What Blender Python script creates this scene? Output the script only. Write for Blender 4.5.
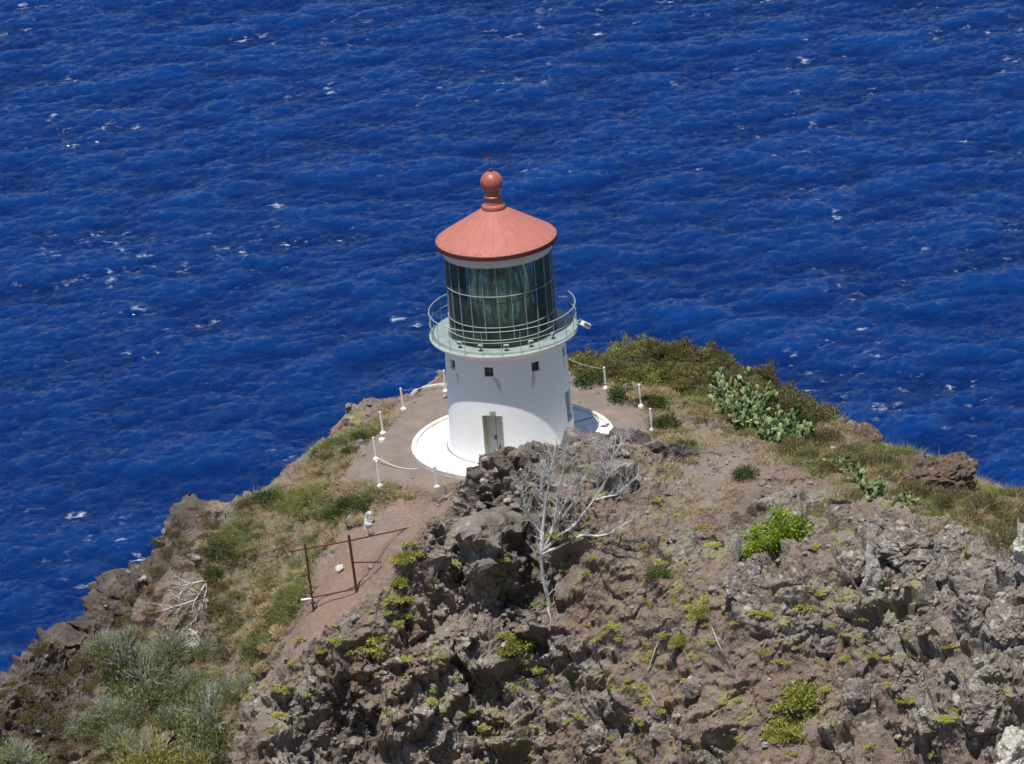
import bpy, bmesh, math, random
import numpy as np
from mathutils import Vector, Matrix, Euler

random.seed(7)
RNG = np.random.default_rng(11)
for o in list(bpy.data.objects):
    bpy.data.objects.remove(o)
SC = bpy.context.scene
COL = SC.collection
R = math.radians
W, H = 1024, 764

# ------------------------------------------------------------------ camera
PITCH, DIST, FPX, ROLL = R(21.8), 200.0, 4340.0, R(4.7)
CAM = np.array([0.0, -DIST * math.cos(PITCH), DIST * math.sin(PITCH)])
F0 = -CAM / np.linalg.norm(CAM)
R0 = np.array([1.0, 0, 0])
U0 = np.cross(R0, F0)
CR = math.cos(ROLL) * R0 - math.sin(ROLL) * U0
CU = math.sin(ROLL) * R0 + math.cos(ROLL) * U0
CF = F0 + (60.5 / FPX) * CU - (1.0 / FPX) * CR
CF /= np.linalg.norm(CF)
CR = CR - CF * CR.dot(CF); CR /= np.linalg.norm(CR)
CU = np.cross(CR, CF)
cam_data = bpy.data.cameras.new('camera')
cam = bpy.data.objects.new('camera', cam_data)
COL.objects.link(cam)
cam_data.sensor_fit = 'HORIZONTAL'
cam_data.sensor_width = 36.0
cam_data.lens = FPX * 36.0 / W
cam_data.clip_start = 1.0
cam_data.clip_end = 60000.0
mw = Matrix(((CR[0], CU[0], -CF[0], CAM[0]), (CR[1], CU[1], -CF[1], CAM[1]), (CR[2], CU[2], -CF[2], CAM[2]), (0, 0, 0, 1)))
cam.matrix_world = mw
SC.camera = cam

# ------------------------------------------------------------------ light
SUN_EL, SUN_AZ = R(76.3), R(-154.0)          # azimuth measured from +Y towards +X
SUN_DIR = Vector((math.cos(SUN_EL) * math.sin(SUN_AZ), math.cos(SUN_EL) * math.cos(SUN_AZ), math.sin(SUN_EL)))
world = bpy.data.worlds.new('World')
SC.world = world
world.use_nodes = True
wn = world.node_tree.nodes
sky = wn.new('ShaderNodeTexSky')
sky.sky_type = 'NISHITA'
sky.sun_disc = False
sky.sun_elevation = SUN_EL
sky.sun_rotation = SUN_AZ
sky.altitude = 100.0
sky.air_density = 1.0
sky.dust_density = 0.15
sky.ozone_density = 1.4
wn['Background'].inputs['Strength'].default_value = 0.085
world.node_tree.links.new(sky.outputs[0], wn['Background'].inputs['Color'])
sun_data = bpy.data.lights.new('sun', 'SUN')
sun_data.energy = 4.2
sun_data.angle = R(0.53)
sun_data.color = (1.0, 0.955, 0.89)
sun = bpy.data.objects.new('sun', sun_data)
COL.objects.link(sun)
sun.rotation_euler = SUN_DIR.to_track_quat('Z', 'Y').to_euler()
sun.location = (-30, -40, 120)
SC.view_settings.view_transform = 'Standard'
SC.view_settings.look = 'None'
SC.view_settings.gamma = 1.0
SC.view_settings.use_curve_mapping = False
SC.view_settings.exposure = 0.5
SC.render.engine = 'CYCLES'
SC.cycles.max_bounces = 5
SC.cycles.diffuse_bounces = 2
SC.cycles.glossy_bounces = 3
SC.cycles.transmission_bounces = 4
SC.cycles.transparent_max_bounces = 6


# ------------------------------------------------------------------ helpers
def ray(px, py):
    d = CF + CR * ((px - W / 2) / FPX) + CU * ((H / 2 - py) / FPX)
    return d / np.linalg.norm(d)


def at_z(px, py, z):
    d = ray(px, py)
    return CAM + d * ((z - CAM[2]) / d[2])


def tag(o, label=None, cat=None, group=None, kind=None):
    if label: o['label'] = label
    if cat: o['category'] = cat
    if group: o['group'] = group
    if kind: o['kind'] = kind
    return o


def empty(name, loc=(0, 0, 0), rot=(0, 0, 0), scale=1.0):
    o = bpy.data.objects.new(name, None)
    COL.objects.link(o)
    o.location = loc
    o.rotation_euler = rot
    o.scale = (scale,) * 3 if not hasattr(scale, '__len__') else scale
    o.empty_display_size = 0.2
    return o


def obj_from_mesh(name, me, m=None, parent=None):
    o = bpy.data.objects.new(name, me)
    COL.objects.link(o)
    if m is not None:
        me.materials.clear()
        for q in (m if isinstance(m, (list, tuple)) else [m]):
            me.materials.append(q)
    if parent is not None:
        o.parent = parent
    return o


def np_mesh(name, verts, faces, smooth=False):
    """verts Nx3, faces MxK (one K)."""
    verts = np.ascontiguousarray(verts, np.float32)
    faces = np.ascontiguousarray(faces, np.int32)
    me = bpy.data.meshes.new(name)
    me.vertices.add(len(verts))
    me.vertices.foreach_set('co', verts.ravel())
    n, k = faces.shape
    me.loops.add(n * k)
    me.loops.foreach_set('vertex_index', faces.ravel())
    me.polygons.add(n)
    me.polygons.foreach_set('loop_start', np.arange(0, n * k, k, dtype=np.int32))
    me.polygons.foreach_set('loop_total', np.full(n, k, np.int32))
    me.polygons.foreach_set('use_smooth', np.full(n, smooth, bool))
    me.update(calc_edges=True)
    return me


def add_attr(me, name, arr):
    a = me.attributes.new(name, 'FLOAT', 'POINT')
    a.data.foreach_set('value', np.ascontiguousarray(arr, np.float32))


def add_col(me, name, arr):
    a = me.attributes.new(name, 'FLOAT_COLOR', 'POINT')
    c = np.ones((len(arr), 4), np.float32)
    c[:, :3] = arr
    a.data.foreach_set('color', c.ravel())


class MB:
    """collects simple shapes into ONE mesh object"""
    def __init__(self):
        self.v, self.f, self.n = [], [], 0

    def add(self, v, f):
        self.v += [tuple(p) for p in v]
        self.f += [tuple(i + self.n for i in q) for q in f]
        self.n += len(v)

    def box(self, c, s, m=None):
        x, y, z = s[0] / 2, s[1] / 2, s[2] / 2
        v = [Vector((a * x, b * y, d * z)) for d in (-1, 1) for b in (-1, 1) for a in (-1, 1)]
        if m is not None:
            v = [m @ p for p in v]
        v = [p + Vector(c) for p in v]
        self.add(v, [(0, 2, 3, 1), (4, 5, 7, 6), (0, 1, 5, 4), (2, 6, 7, 3), (0, 4, 6, 2), (1, 3, 7, 5)])

    def tube(self, pts, rad, n=8, caps=True, closed=False):
        pts = [Vector(p) for p in pts]
        if not hasattr(rad, '__len__'):
            rad = [rad] * len(pts)
        base = self.n
        m = len(pts)
        prev = None
        for i, p in enumerate(pts):
            if closed:
                t = pts[(i + 1) % m] - pts[i - 1]
            else:
                t = pts[min(i + 1, m - 1)] - pts[max(i - 1, 0)]
            t.normalize()
            if prev is None:
                a = t.cross(Vector((0, 0, 1)))
                if a.length < 0.05:
                    a = t.cross(Vector((1, 0, 0)))
            else:
                a = prev - t * prev.dot(t)
                if a.length < 1e-5:
                    a = t.cross(Vector((1, 0, 0)))
            a.normalize()
            prev = a
            b = t.cross(a)
            for k in range(n):
                th = 2 * math.pi * k / n
                self.v.append(tuple(p + (a * math.cos(th) + b * math.sin(th)) * rad[i]))
        self.n += m * n
        for i in range(m if closed else m - 1):
            j = (i + 1) % m
            for k in range(n):
                k2 = (k + 1) % n
                self.f.append((base + i * n + k, base + i * n + k2, base + j * n + k2, base + j * n + k))
        if caps and not closed:
            self.f.append(tuple(base + k for k in range(n))[::-1])
            self.f.append(tuple(base + (m - 1) * n + k for k in range(n)))

    def lathe(self, prof, n=64, closed=False, a0=0.0, a1=2 * math.pi):
        base = self.n
        full = abs(a1 - a0 - 2 * math.pi) < 1e-6
        cols = n if full else n + 1
        for k in range(cols):
            th = a0 + (a1 - a0) * k / n
            for r, z in prof:
                self.v.append((r * math.sin(th), -r * math.cos(th), z))
        m = len(prof)
        self.n += cols * m
        for k in range(n):
            k2 = (k + 1) % cols
            for i in range(m if closed else m - 1):
                j = (i + 1) % m
                self.f.append((base + k * m + i, base + k2 * m + i, base + k2 * m + j, base + k * m + j))

    def build(self, name, m, parent=None, smooth=False, auto=None, bevel=0.0):
        me = bpy.data.meshes.new(name)
        me.from_pydata(self.v, [], self.f)
        me.update()
        bm = bmesh.new(); bm.from_mesh(me)
        bmesh.ops.remove_doubles(bm, verts=bm.verts, dist=1e-5)
        bmesh.ops.recalc_face_normals(bm, faces=bm.faces)
        if bevel:
            bmesh.ops.bevel(bm, geom=[e for e in bm.edges if e.calc_face_angle(0) > 0.6], offset=bevel, segments=2, affect='EDGES')
        bm.to_mesh(me); bm.free()
        if smooth:
            me.polygons.foreach_set('use_smooth', [True] * len(me.polygons))
            if auto:
                me.set_sharp_from_angle(angle=R(auto))
        return obj_from_mesh(name, me, m, parent)


# ------------------------------------------------------------------ noise
def _hash(ix, iy, iz, seed):
    h = (ix.astype(np.uint32) * np.uint32(374761393) + iy.astype(np.uint32) * np.uint32(668265263)
         + iz.astype(np.uint32) * np.uint32(2147483647 - 58) + np.uint32(seed * 974711 & 0xffffffff))
    h = (h ^ (h >> np.uint32(13))) * np.uint32(1274126177)
    h = (h ^ (h >> np.uint32(15))) * np.uint32(2246822519)
    return h ^ (h >> np.uint32(16))


_G = np.array([[1, 1, 0], [-1, 1, 0], [1, -1, 0], [-1, -1, 0], [1, 0, 1], [-1, 0, 1], [1, 0, -1], [-1, 0, -1],
               [0, 1, 1], [0, -1, 1], [0, 1, -1], [0, -1, -1], [1, 1, 0], [-1, 1, 0], [0, -1, 1], [0, -1, -1]], np.float32)


def perlin(p, seed=0):
    i0 = np.floor(p).astype(np.int64)
    f = (p - i0).astype(np.float32)
    u = f * f * f * (f * (f * 6 - 15) + 10)
    out = np.zeros(len(p), np.float32)
    for dx in (0, 1):
        for dy in (0, 1):
            for dz in (0, 1):
                g = _G[_hash(i0[:, 0] + dx, i0[:, 1] + dy, i0[:, 2] + dz, seed) & np.uint32(15)]
                d = g[:, 0] * (f[:, 0] - dx) + g[:, 1] * (f[:, 1] - dy) + g[:, 2] * (f[:, 2] - dz)
                w = (u[:, 0] if dx else 1 - u[:, 0]) * (u[:, 1] if dy else 1 - u[:, 1]) * (u[:, 2] if dz else 1 - u[:, 2])
                out += d * w
    return out


def fbm(p, octaves=4, seed=0, gain=0.5):
    a, s, out = 1.0, 1.0, 0
    for i in range(octaves):
        out = out + a * perlin(p * s, seed + i)
        a *= gain; s *= 2.03
    return out


def ridged(p, octaves=4, seed=0, gain=0.55):
    a, s, out = 1.0, 1.0, 0
    for i in range(octaves):
        out = out + a * (1 - 2.2 * np.abs(perlin(p * s, seed + i)))
        a *= gain; s *= 2.05
    return out


def worley(p, seed=0):
    i0 = np.floor(p).astype(np.int64)
    f = (p - i0).astype(np.float32)
    d1 = np.full(len(p), 9.0, np.float32); d2 = d1.copy(); cell = np.zeros(len(p), np.float32)
    for dx in (-1, 0, 1):
        for dy in (-1, 0, 1):
            for dz in (-1, 0, 1):
                h = _hash(i0[:, 0] + dx, i0[:, 1] + dy, i0[:, 2] + dz, seed)
                a = (h & np.uint32(1023)).astype(np.float32) / 1023
                b = ((h >> np.uint32(10)) & np.uint32(1023)).astype(np.float32) / 1023
                c = ((h >> np.uint32(20)) & np.uint32(1023)).astype(np.float32) / 1023
                d = (dx + a - f[:, 0]) ** 2 + (dy + b - f[:, 1]) ** 2 + (dz + c - f[:, 2]) ** 2
                near = d < d1
                d2 = np.where(near, d1, np.minimum(d2, d))
                cell = np.where(near, ((h >> np.uint32(5)) & np.uint32(4095)).astype(np.float32) / 4095, cell)
                d1 = np.where(near, d, d1)
    return np.sqrt(d1), np.sqrt(d2), cell


def blocks(p, seed, tilt):
    """broken rock: every cell has its own height and its own tilted face; also cell edge distance and cell id"""
    i0 = np.floor(p).astype(np.int64)
    f = (p - i0).astype(np.float32)
    d1 = np.full(len(p), 9.0, np.float32); d2 = d1.copy(); cid = np.zeros(len(p), np.uint32)
    vv = np.zeros((len(p), 3), np.float32)
    for dx in (-1, 0, 1):
        for dy in (-1, 0, 1):
            for dz in (-1, 0, 1):
                h = _hash(i0[:, 0] + dx, i0[:, 1] + dy, i0[:, 2] + dz, seed)
                v = np.stack([dx + (h & np.uint32(1023)).astype(np.float32) / 1023 - f[:, 0],
                              dy + ((h >> np.uint32(10)) & np.uint32(1023)).astype(np.float32) / 1023 - f[:, 1],
                              dz + ((h >> np.uint32(20)) & np.uint32(1023)).astype(np.float32) / 1023 - f[:, 2]], 1)
                d = (v * v).sum(1)
                near = d < d1
                d2 = np.where(near, d1, np.minimum(d2, d))
                cid = np.where(near, h, cid); vv[near] = v[near]
                d1 = np.where(near, d, d1)
    h2 = _hash(cid.astype(np.int64), (cid >> np.uint32(7)).astype(np.int64), np.zeros(len(p), np.int64), seed + 3)
    g = np.stack([(h2 & np.uint32(255)), ((h2 >> np.uint32(8)) & np.uint32(255)), ((h2 >> np.uint32(16)) & np.uint32(255))], 1).astype(np.float32) / 127.5 - 1
    c = (h2 >> np.uint32(12) & np.uint32(4095)).astype(np.float32) / 4095
    return (c - 0.5) + tilt * (vv * g).sum(1), np.sqrt(d2) - np.sqrt(d1), c


def sstep(a, b, x):
    t = np.clip((x - a) / (b - a), 0, 1)
    return t * t * (3 - 2 * t)


# ------------------------------------------------------------------ node helpers
class NT:
    def __init__(self, name):
        self.m = bpy.data.materials.new(name)
        self.m.use_nodes = True
        self.t = self.m.node_tree
        self.bsdf = self.t.nodes['Principled BSDF']

    def n(self, typ, **kw):
        nd = self.t.nodes.new(typ)
        for k, v in kw.items():
            if k == 'inp':
                for a, b in v.items():
                    self.put(nd.inputs[a], b)
            else:
                setattr(nd, k, v)
        return nd

    def put(self, sock, v):
        if isinstance(v, bpy.types.NodeSocket):
            self.t.links.new(v, sock)
        elif isinstance(v, (tuple, list)) and len(v) == 3 and sock.type == 'RGBA':
            sock.default_value = (*v, 1)
        else:
            sock.default_value = v

    def pos(self):
        return self.n('ShaderNodeNewGeometry').outputs['Position']

    def objco(self):
        return self.n('ShaderNodeTexCoord').outputs['Object']

    def noise(self, vec, scale, detail=4, rough=0.55, out='Fac', dist=0.0):
        return self.n('ShaderNodeTexNoise', inp={'Vector': vec, 'Scale': scale, 'Detail': detail, 'Roughness': rough, 'Distortion': dist}).outputs[out]

    def vor(self, vec, scale, feature='F1', out='Distance'):
        return self.n('ShaderNodeTexVoronoi', feature=feature, inp={'Vector': vec, 'Scale': scale}).outputs[out]

    def map(self, v, a, b, c=0.0, d=1.0, smooth=True):
        return self.n('ShaderNodeMapRange', interpolation_type='SMOOTHSTEP' if smooth else 'LINEAR',
                      inp={0: v, 1: a, 2: b, 3: c, 4: d}).outputs[0]

    def mix(self, f, a, b, typ='MIX'):
        nd = self.n('ShaderNodeMix', data_type='RGBA', blend_type=typ)
        self.put(nd.inputs[0], f); self.put(nd.inputs[6], a); self.put(nd.inputs[7], b)
        return nd.outputs[2]

    def math(self, op, a, b=0.0):
        nd = self.n('ShaderNodeMath', operation=op)
        self.put(nd.inputs[0], a); self.put(nd.inputs[1], b)
        return nd.outputs[0]

    def attr(self, name, out='Fac'):
        return self.n('ShaderNodeAttribute', attribute_name=name).outputs[out]

    def bump(self, h, strength=0.5, dist=0.05, normal=None):
        nd = self.n('ShaderNodeBump', inp={'Height': h, 'Strength': strength, 'Distance': dist})
        if normal is not None:
            self.put(nd.inputs['Normal'], normal)
        return nd.outputs[0]

    def set(self, **kw):
        names = {'color': 'Base Color', 'rough': 'Roughness', 'normal': 'Normal', 'metal': 'Metallic', 'spec': 'Specular IOR Level', 'ior': 'IOR', 'trans': 'Transmission Weight', 'alpha': 'Alpha'}
        for k, v in kw.items():
            self.put(self.bsdf.inputs[names[k]], v)
        return self.m


def paint(name, c, rough=0.5, var=0.08, scale=3.0, spec=0.35, metal=0.0):
    t = NT(name)
    p = t.objco()
    f = t.noise(p, scale, 5, 0.6)
    g = t.noise(p, scale * 9, 3)
    dark = tuple(x * (1 - 2.2 * var) for x in c)
    col = t.mix(t.map(f, 0.35, 0.7), c, dark)
    return t.set(color=col, rough=t.map(g, 0.3, 0.7, rough - 0.08, rough + 0.12), spec=spec, metal=metal, normal=t.bump(g, 0.08, 0.01))

# ================================================================== TERRAIN
# shape control: image position plus elevation, turned into ground points
CP = [
 # plateau round the tower
 (511,440,0),(411,440,0),(613,440,0),(511,482,0),(511,395,0),(450,388,0),(404,412,0),(384,435,0),(378,462,0),(380,488,0),(437,487,0),(575,372,0),(606,390,0.05),(642,408,.1),(652,432,.1),(560,380,0),
 (415,470,0),(470,480,0),(590,462,0),
 # ridge line, seen against the sea
 (-120,800,-9),(-60,740,-8),(0,692,-7),(60,642,-6),(110,587,-5),(160,547,-4),(200,507,-3),(245,499,-2.3),(300,464,-1.4),(345,432,-.7),(385,408,-.2),(440,386,0),
 (600,366,0),(640,361,.2),(690,364,.35),(740,384,.1),(790,409,-.4),(850,436,-.9),(900,454,-1.3),(960,474,-1.8),(1024,500,-2.6),(1110,540,-4),(1220,600,-6),
 # left flank
 (300,520,-2.0),(345,470,-.7),(350,510,-1.2),(250,560,-3.4),(330,560,-2.2),(200,600,-4.6),(150,650,-6.4),(250,650,-5.6),(100,660,-7),(200,700,-8.2),(150,730,-9),(60,720,-8.3),(0,764,-9.3),(100,790,-10.5),(215,764,-10),(285,640,-4.6),
 # path down through the gate
 (420,505,-.1),(390,520,-.35),(400,540,-.75),(356,592,-1.8),(330,580,-1.75),(315,608,-2.3),(310,640,-3.2),(280,690,-4.7),(250,740,-6.0),
 # bank right of the path
 (450,500,.6),(440,520,.6),(428,545,.2),(420,570,-.6),(400,620,-2.4),(350,680,-4.4),(300,740,-6.6),
 # outcrop crest in front of the tower
 (456,476,1.5),(475,464,2.0),(492,454,2.5),(520,446,2.9),(548,444,2.9),(572,447,2.6),(592,441,2.3),(622,441,1.6),(645,448,1.0),
 # cliff face below it
 (470,520,1.3),(500,520,1.0),(515,560,-1.0),(480,600,-2.8),(460,640,-4.2),(480,680,-5.8),(420,690,-5.2),(400,764,-8),(480,764,-9),(545,590,-2.2),(560,680,-5.4),(560,764,-8.6),
 (560,500,2.0),(600,480,1.9),(600,520,.8),(640,500,.9),(620,600,-1.8),(640,700,-5),(640,764,-7),
 # slope to the right
 (690,470,.4),(700,500,.4),(740,470,.5),(700,540,.1),(760,560,.2),(700,620,-1.4),(700,764,-5.8),(780,620,-.6),(780,500,.8),(820,540,1.0),(830,480,.4),(800,700,-3.4),(800,764,-5.0),
 (870,520,1.2),(930,520,.7),(900,580,.6),(900,660,-1.4),(900,764,-4.2),(960,560,1.1),(1024,560,1.4),(1000,620,.6),(1010,700,-1.6),(1000,764,-3.5),(1024,520,-.4),(1120,640,1.2),(1120,780,-3),(1200,700,0),
 # below the frame
 (-60,900,-14),(100,880,-13.5),(250,860,-12),(400,880,-13),(560,880,-13),(700,880,-10),(900,880,-8.5),(1060,880,-8)]
PW = np.array([at_z(*c) for c in CP])
CXY, CZ = PW[:, :2], PW[:, 2]


def tps(d2):
    return 0.5 * d2 * np.log(d2 + 1e-9)


def _fit(lam=0.25):
    n = len(CXY)
    K = tps(((CXY[:, None] - CXY[None]) ** 2).sum(-1)) + lam * np.eye(n)
    P = np.c_[np.ones(n), CXY]
    A = np.block([[K, P], [P.T, np.zeros((3, 3))]])
    return np.linalg.solve(A, np.r_[CZ, 0, 0, 0])


_SOL = _fit()


def rbf(x, y):
    out = np.empty(len(x))
    for s in range(0, len(x), 40000):
        q = np.c_[x[s:s + 40000], y[s:s + 40000]]
        K = tps(((q[:, None] - CXY[None]) ** 2).sum(-1))
        out[s:s + 40000] = K @ _SOL[:-3] + _SOL[-3] + q @ _SOL[-2:]
    return out


RIDGE = [(-120,800,-9),(-60,740,-8),(0,690,-7),(60,640,-6),(85,618,-5.4),(110,585,-5),(160,545,-4),(185,515,-3.3),(200,505,-3),(245,497,-2.3),(262,484,-2),(300,462,-1.4),(345,430,-.7),(385,406,-.2),(440,384,0),(500,366,0),(575,366,0),
         (600,366,0),(640,359,.2),(690,362,.35),(740,380,.1),(790,405,-.4),(850,432,-.9),(900,450,-1.3),(960,470,-1.8),(1024,496,-2.6),(1110,536,-4),(1220,596,-6)]
RW = np.array([at_z(*c) for c in RIDGE])
RX, RY = RW[:, 0], RW[:, 1]


def ridge_y(x):
    return np.interp(x, RX, RY, left=None, right=None)


def base_z(x, y):
    x = np.asarray(x, float); y = np.asarray(y, float)
    xr = np.clip(x, -30, 34)
    yr = ridge_y(xr)
    yc = np.clip(np.minimum(y, yr), -44, 40)
    z = rbf(xr, yc)
    # level pad round the tower
    r = np.hypot(x, y)
    z = z * sstep(4.9, 6.6, r)
    # cliff beyond the ridge
    slope = np.hypot(1, np.gradient(np.interp(np.linspace(-40, 40, 400), RX, RY), np.linspace(-40, 40, 400)))
    d = np.maximum(y - yr, 0) / np.interp(xr, np.linspace(-40, 40, 400), slope)
    z = z - (0.5 * d + 1.1 * np.maximum(d - 0.8, 0))
    # flanks far out of frame fall to the sea
    z = z - 1.3 * np.maximum(-30 - x, 0) - 1.0 * np.maximum(x - 34, 0)
    # saddle and the hillside the viewer stands on
    near = np.maximum(-44 - y, 0)
    hill = -15 + 0.66 * np.maximum(-62 - y, 0) - 0.25 * np.abs(x)
    k = sstep(0, 14, near)
    z = z * (1 - k) + np.minimum(hill, 71) * k
    return np.maximum(z, -126)


# gridded copy for quick look-ups
GX = np.arange(-40, 44, 0.2); GY = np.arange(-50, 24, 0.2)
_gx, _gy = np.meshgrid(GX, GY)
GZ = base_z(_gx.ravel(), _gy.ravel()).reshape(_gx.shape)


def gz(x, y):
    fx = np.clip((x - GX[0]) / 0.2, 0, len(GX) - 1.001); fy = np.clip((y - GY[0]) / 0.2, 0, len(GY) - 1.001)
    i = np.floor(fx).astype(int); j = np.floor(fy).astype(int)
    u = fx - i; v = fy - j
    return (GZ[j, i] * (1 - u) + GZ[j, i + 1] * u) * (1 - v) + (GZ[j + 1, i] * (1 - u) + GZ[j + 1, i + 1] * u) * v


def on_ground(px, py):
    """first point of the (undisplaced) ground seen along the ray of an image position"""
    d = ray(px, py)
    t = np.arange(140, 236, 0.1)
    p = CAM[None] + d[None] * t[:, None]
    below = p[:, 2] < gz(p[:, 0], p[:, 1])
    k = int(np.argmax(below)) if below.any() else len(t) - 1
    return p[k]


def polygon(pts):
    return np.array([(on_ground(*p) if len(p) == 2 else at_z(*p))[:2] for p in pts])


def inside(poly, x, y):
    c = np.zeros(len(x), bool)
    n = len(poly)
    for i in range(n):
        (x1, y1), (x2, y2) = poly[i], poly[(i + 1) % n]
        hit = ((y1 > y) != (y2 > y)) & (x < (x2 - x1) * (y - y1) / (y2 - y1 + 1e-12) + x1)
        c ^= hit
    return c


ZONES = {
 'gravel': [[(338,488),(352,462),(376,432),(398,402),(445,386),(520,372),(575,374),(612,392),(640,408),(652,432),(690,450),(700,470,.3),(640,452,.2),(600,468,0),(455,480,0),(434,490),(362,491)],],
 'trail': [[(648,428),(690,440),(730,448),(762,454),(766,466),(738,482),(722,512),(694,516),(688,488),(660,462),(645,448)]],
 'path': [[(425,503),(458,496),(434,520),(424,550),(398,578),(370,602),(340,622),(316,648),(292,664),(276,668),(284,646),(298,622),(314,600),(318,566),(348,530),(385,510)]],
 'crag': [[(438,500),(475,464),(520,441),(575,442),(618,437),(604,474),(548,474),(534,560),(562,625),(524,700),(560,764),(300,764),(325,700),(385,640),(438,600),(420,545)],
          [(872,525),(935,505),(1060,545),(1060,764),(890,764),(905,680),(850,620)],
          [(620,437),(660,445),(700,462),(690,476),(640,458)],[(740,560),(800,540),(830,590),(770,610)]],
 'leftridge': [[(-60,725,-8),(-40,680,-7.6),(0,650,-7),(60,600,-6),(110,545,-5),(160,510,-4),(205,490,-3.0),(200,530),(180,560),(140,604),(112,645),(84,700),(74,764),(-40,790)]],
 'red': [[(296,632),(316,580),(340,548),(372,552),(384,566),(352,604),(336,640),(300,668)]],
 'dark': [[(-40,740),(0,694),(60,646),(110,592),(150,556),(176,545),(140,600),(105,645),(80,700),(70,764),(-40,790)],[(478,490),(520,470),(545,480),(536,560),(552,610),(520,640),(480,610),(470,540)],[(310,690),(350,660),(380,700),(370,764),(310,764)],[(640,440),(705,458),(690,470),(640,458)],[(452,480),(476,458),(520,440),(575,442),(625,438),(660,450),(620,470),(560,480),(520,490),(470,520)]],
 'grass': [[(235,512),(300,468),(345,436),(388,408),(404,410),(384,428),(352,460),(340,487),(440,492),(420,502),(362,508),(345,532),(314,560),(312,600),(296,622),(256,680),(222,650),(205,600),(215,545)],
           [(585,368),(640,398),(668,425),(700,418),(770,448),(812,476),(850,500),(925,518),(1060,560),(1060,512),(900,452),(850,434),(790,407),(740,383),(690,364),(640,361)],
           [(655,402),(690,430),(705,455),(690,470),(668,448),(652,430)],
           [(100,640),(190,620),(250,680),(235,764),(80,764)]],
}
ZP = {k: [polygon(q) for q in v] for k, v in ZONES.items()}


def zone(name, x, y, soft=0.6):
    """0..1 membership, edge broken up by noise"""
    p = np.c_[x, y, np.zeros(len(x))]
    wx = x + 0.55 * perlin(p * 0.8, 61) + 0.3 * perlin(p * 2.3, 62)
    wy = y + 0.55 * perlin(p * 0.8, 63) + 0.3 * perlin(p * 2.3, 64)
    out = np.zeros(len(x))
    for poly in ZP[name]:
        acc = 0
        for dx, dy in ((0, 0), (soft, 0), (-soft, 0), (0, soft), (0, -soft)):
            acc = acc + inside(poly, wx + dx * .5, wy + dy * .5)
        out = np.maximum(out, acc / 5.0)
    return out


def spaced(lo, core, hi):
    """coordinates: growing steps outside a finely divided core"""
    a = [core[0]]
    s = core[1] - core[0]
    while a[-1] > lo:
        s *= 1.22; a.append(a[-1] - s)
    b = [core[-1]]
    s = core[-1] - core[-2]
    while b[-1] < hi:
        s *= 1.22; b.append(b[-1] + s)
    return np.array(a[:0:-1] + list(core) + b[1:])


TX = spaced(-150, np.arange(-26, 27.01, 0.066), 160)
TY = spaced(-230, np.r_[np.arange(-40, -24, 0.085), np.arange(-24, -7, 0.052), np.arange(-7, 15, 0.085)], 110)
gx, gy = np.meshgrid(TX, TY)
x = gx.ravel(); y = gy.ravel()
nx, ny = len(TX), len(TY)
big = gz(x, y)
outer = (x < -39) | (x > 43) | (y < -49) | (y > 23)
big[outer] = base_z(x[outer], y[outer])
# smooth the bilinear lookup: exact base inside
core = ~outer
big[core] = base_z(x[core], y[core])
P = np.c_[x, y, big]
zz = big.reshape(ny, nx)
dzx = np.gradient(zz, TX, axis=1).ravel(); dzy = np.gradient(zz, TY, axis=0).ravel()
N = np.c_[-dzx, -dzy, np.ones(len(x))]
N /= np.linalg.norm(N, axis=1)[:, None]

w_trail = zone('trail', x, y, 1.0); w_gravel = np.maximum(zone('gravel', x, y), 0.8 * w_trail); w_path = zone('path', x, y); w_grass = zone('grass', x, y); w_red = zone('red', x, y, 1.0); w_lr = zone('leftridge', x, y, 1.2); w_dark = np.maximum(zone('dark', x, y, 1.2), w_lr)
pad = 1 - sstep(5.0, 6.5, np.hypot(x, y))
smooth = np.clip(w_gravel + w_path - 0.25 * w_trail, 0, 1)
rock = np.clip(1 - smooth - 0.58 * w_grass, 0.0, 1) * (1 - pad)
# crags are strongest on the outcrop, its cliff face and the lower right
steep = sstep(0.35, 1.1, np.hypot(dzx, dzy))
w_crag = zone('crag', x, y, 1.0)
dirty = sstep(-0.12, 0.28, fbm(P * 0.33, 3, 91))
amp = rock * (0.26 + 0.40 * dirty + 0.18 * steep) * (1 - w_crag) + rock * w_crag * (0.72 + 0.3 * steep)
near_core = (np.abs(x) < 45) & (y > -60) & (y < 40)
Q = P.copy()
warp = np.c_[fbm(P * 0.4, 2, 21), fbm(P * 0.4, 2, 31), fbm(P * 0.4, 2, 41)]
Qw = P + 0.6 * warp + 0.06 * np.c_[perlin(P * 2.2, 22), perlin(P * 2.2, 32), perlin(P * 2.2, 42)]
ii = np.where(near_core)[0]
disp = np.zeros(len(x), np.float32)
side = np.zeros((len(x), 3), np.float32)
disp += 0.42 * fbm(P * 0.28, 4, 3)
q = Qw[ii]
b1, k1, c1 = blocks(q * np.array([0.36, 0.36, 0.42]), 5, 0.9)
b2, k2, c2 = blocks(q * np.array([0.85, 0.85, 1.0]), 6, 1.0)
b3, k3, c3 = blocks(q * np.array([2.1, 2.1, 2.4]), 7, 1.0)
b4, k4, c4 = blocks(q * np.array([5.2, 5.2, 5.8]), 12, 1.0)
crag = 0.85 * b1 + 0.52 * b2 + 0.10 * b3
crag += 0.9 * (np.minimum(k2, 0.14) - 0.14) + 0.5 * (np.minimum(k1, 0.12) - 0.12)
crag += 0.07 * (ridged(q * 0.9, 5, 17) - 0.6)
g0 = on_ground(590, 447)
amp *= 1 - 0.65 * np.exp(-((x - g0[0]) ** 2 / 3.2 ** 2 + (y - g0[1]) ** 2 / 1.8 ** 2))
amp *= 1 + 0.15 * w_lr
disp[ii] += amp[ii] * crag * 1.15
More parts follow.
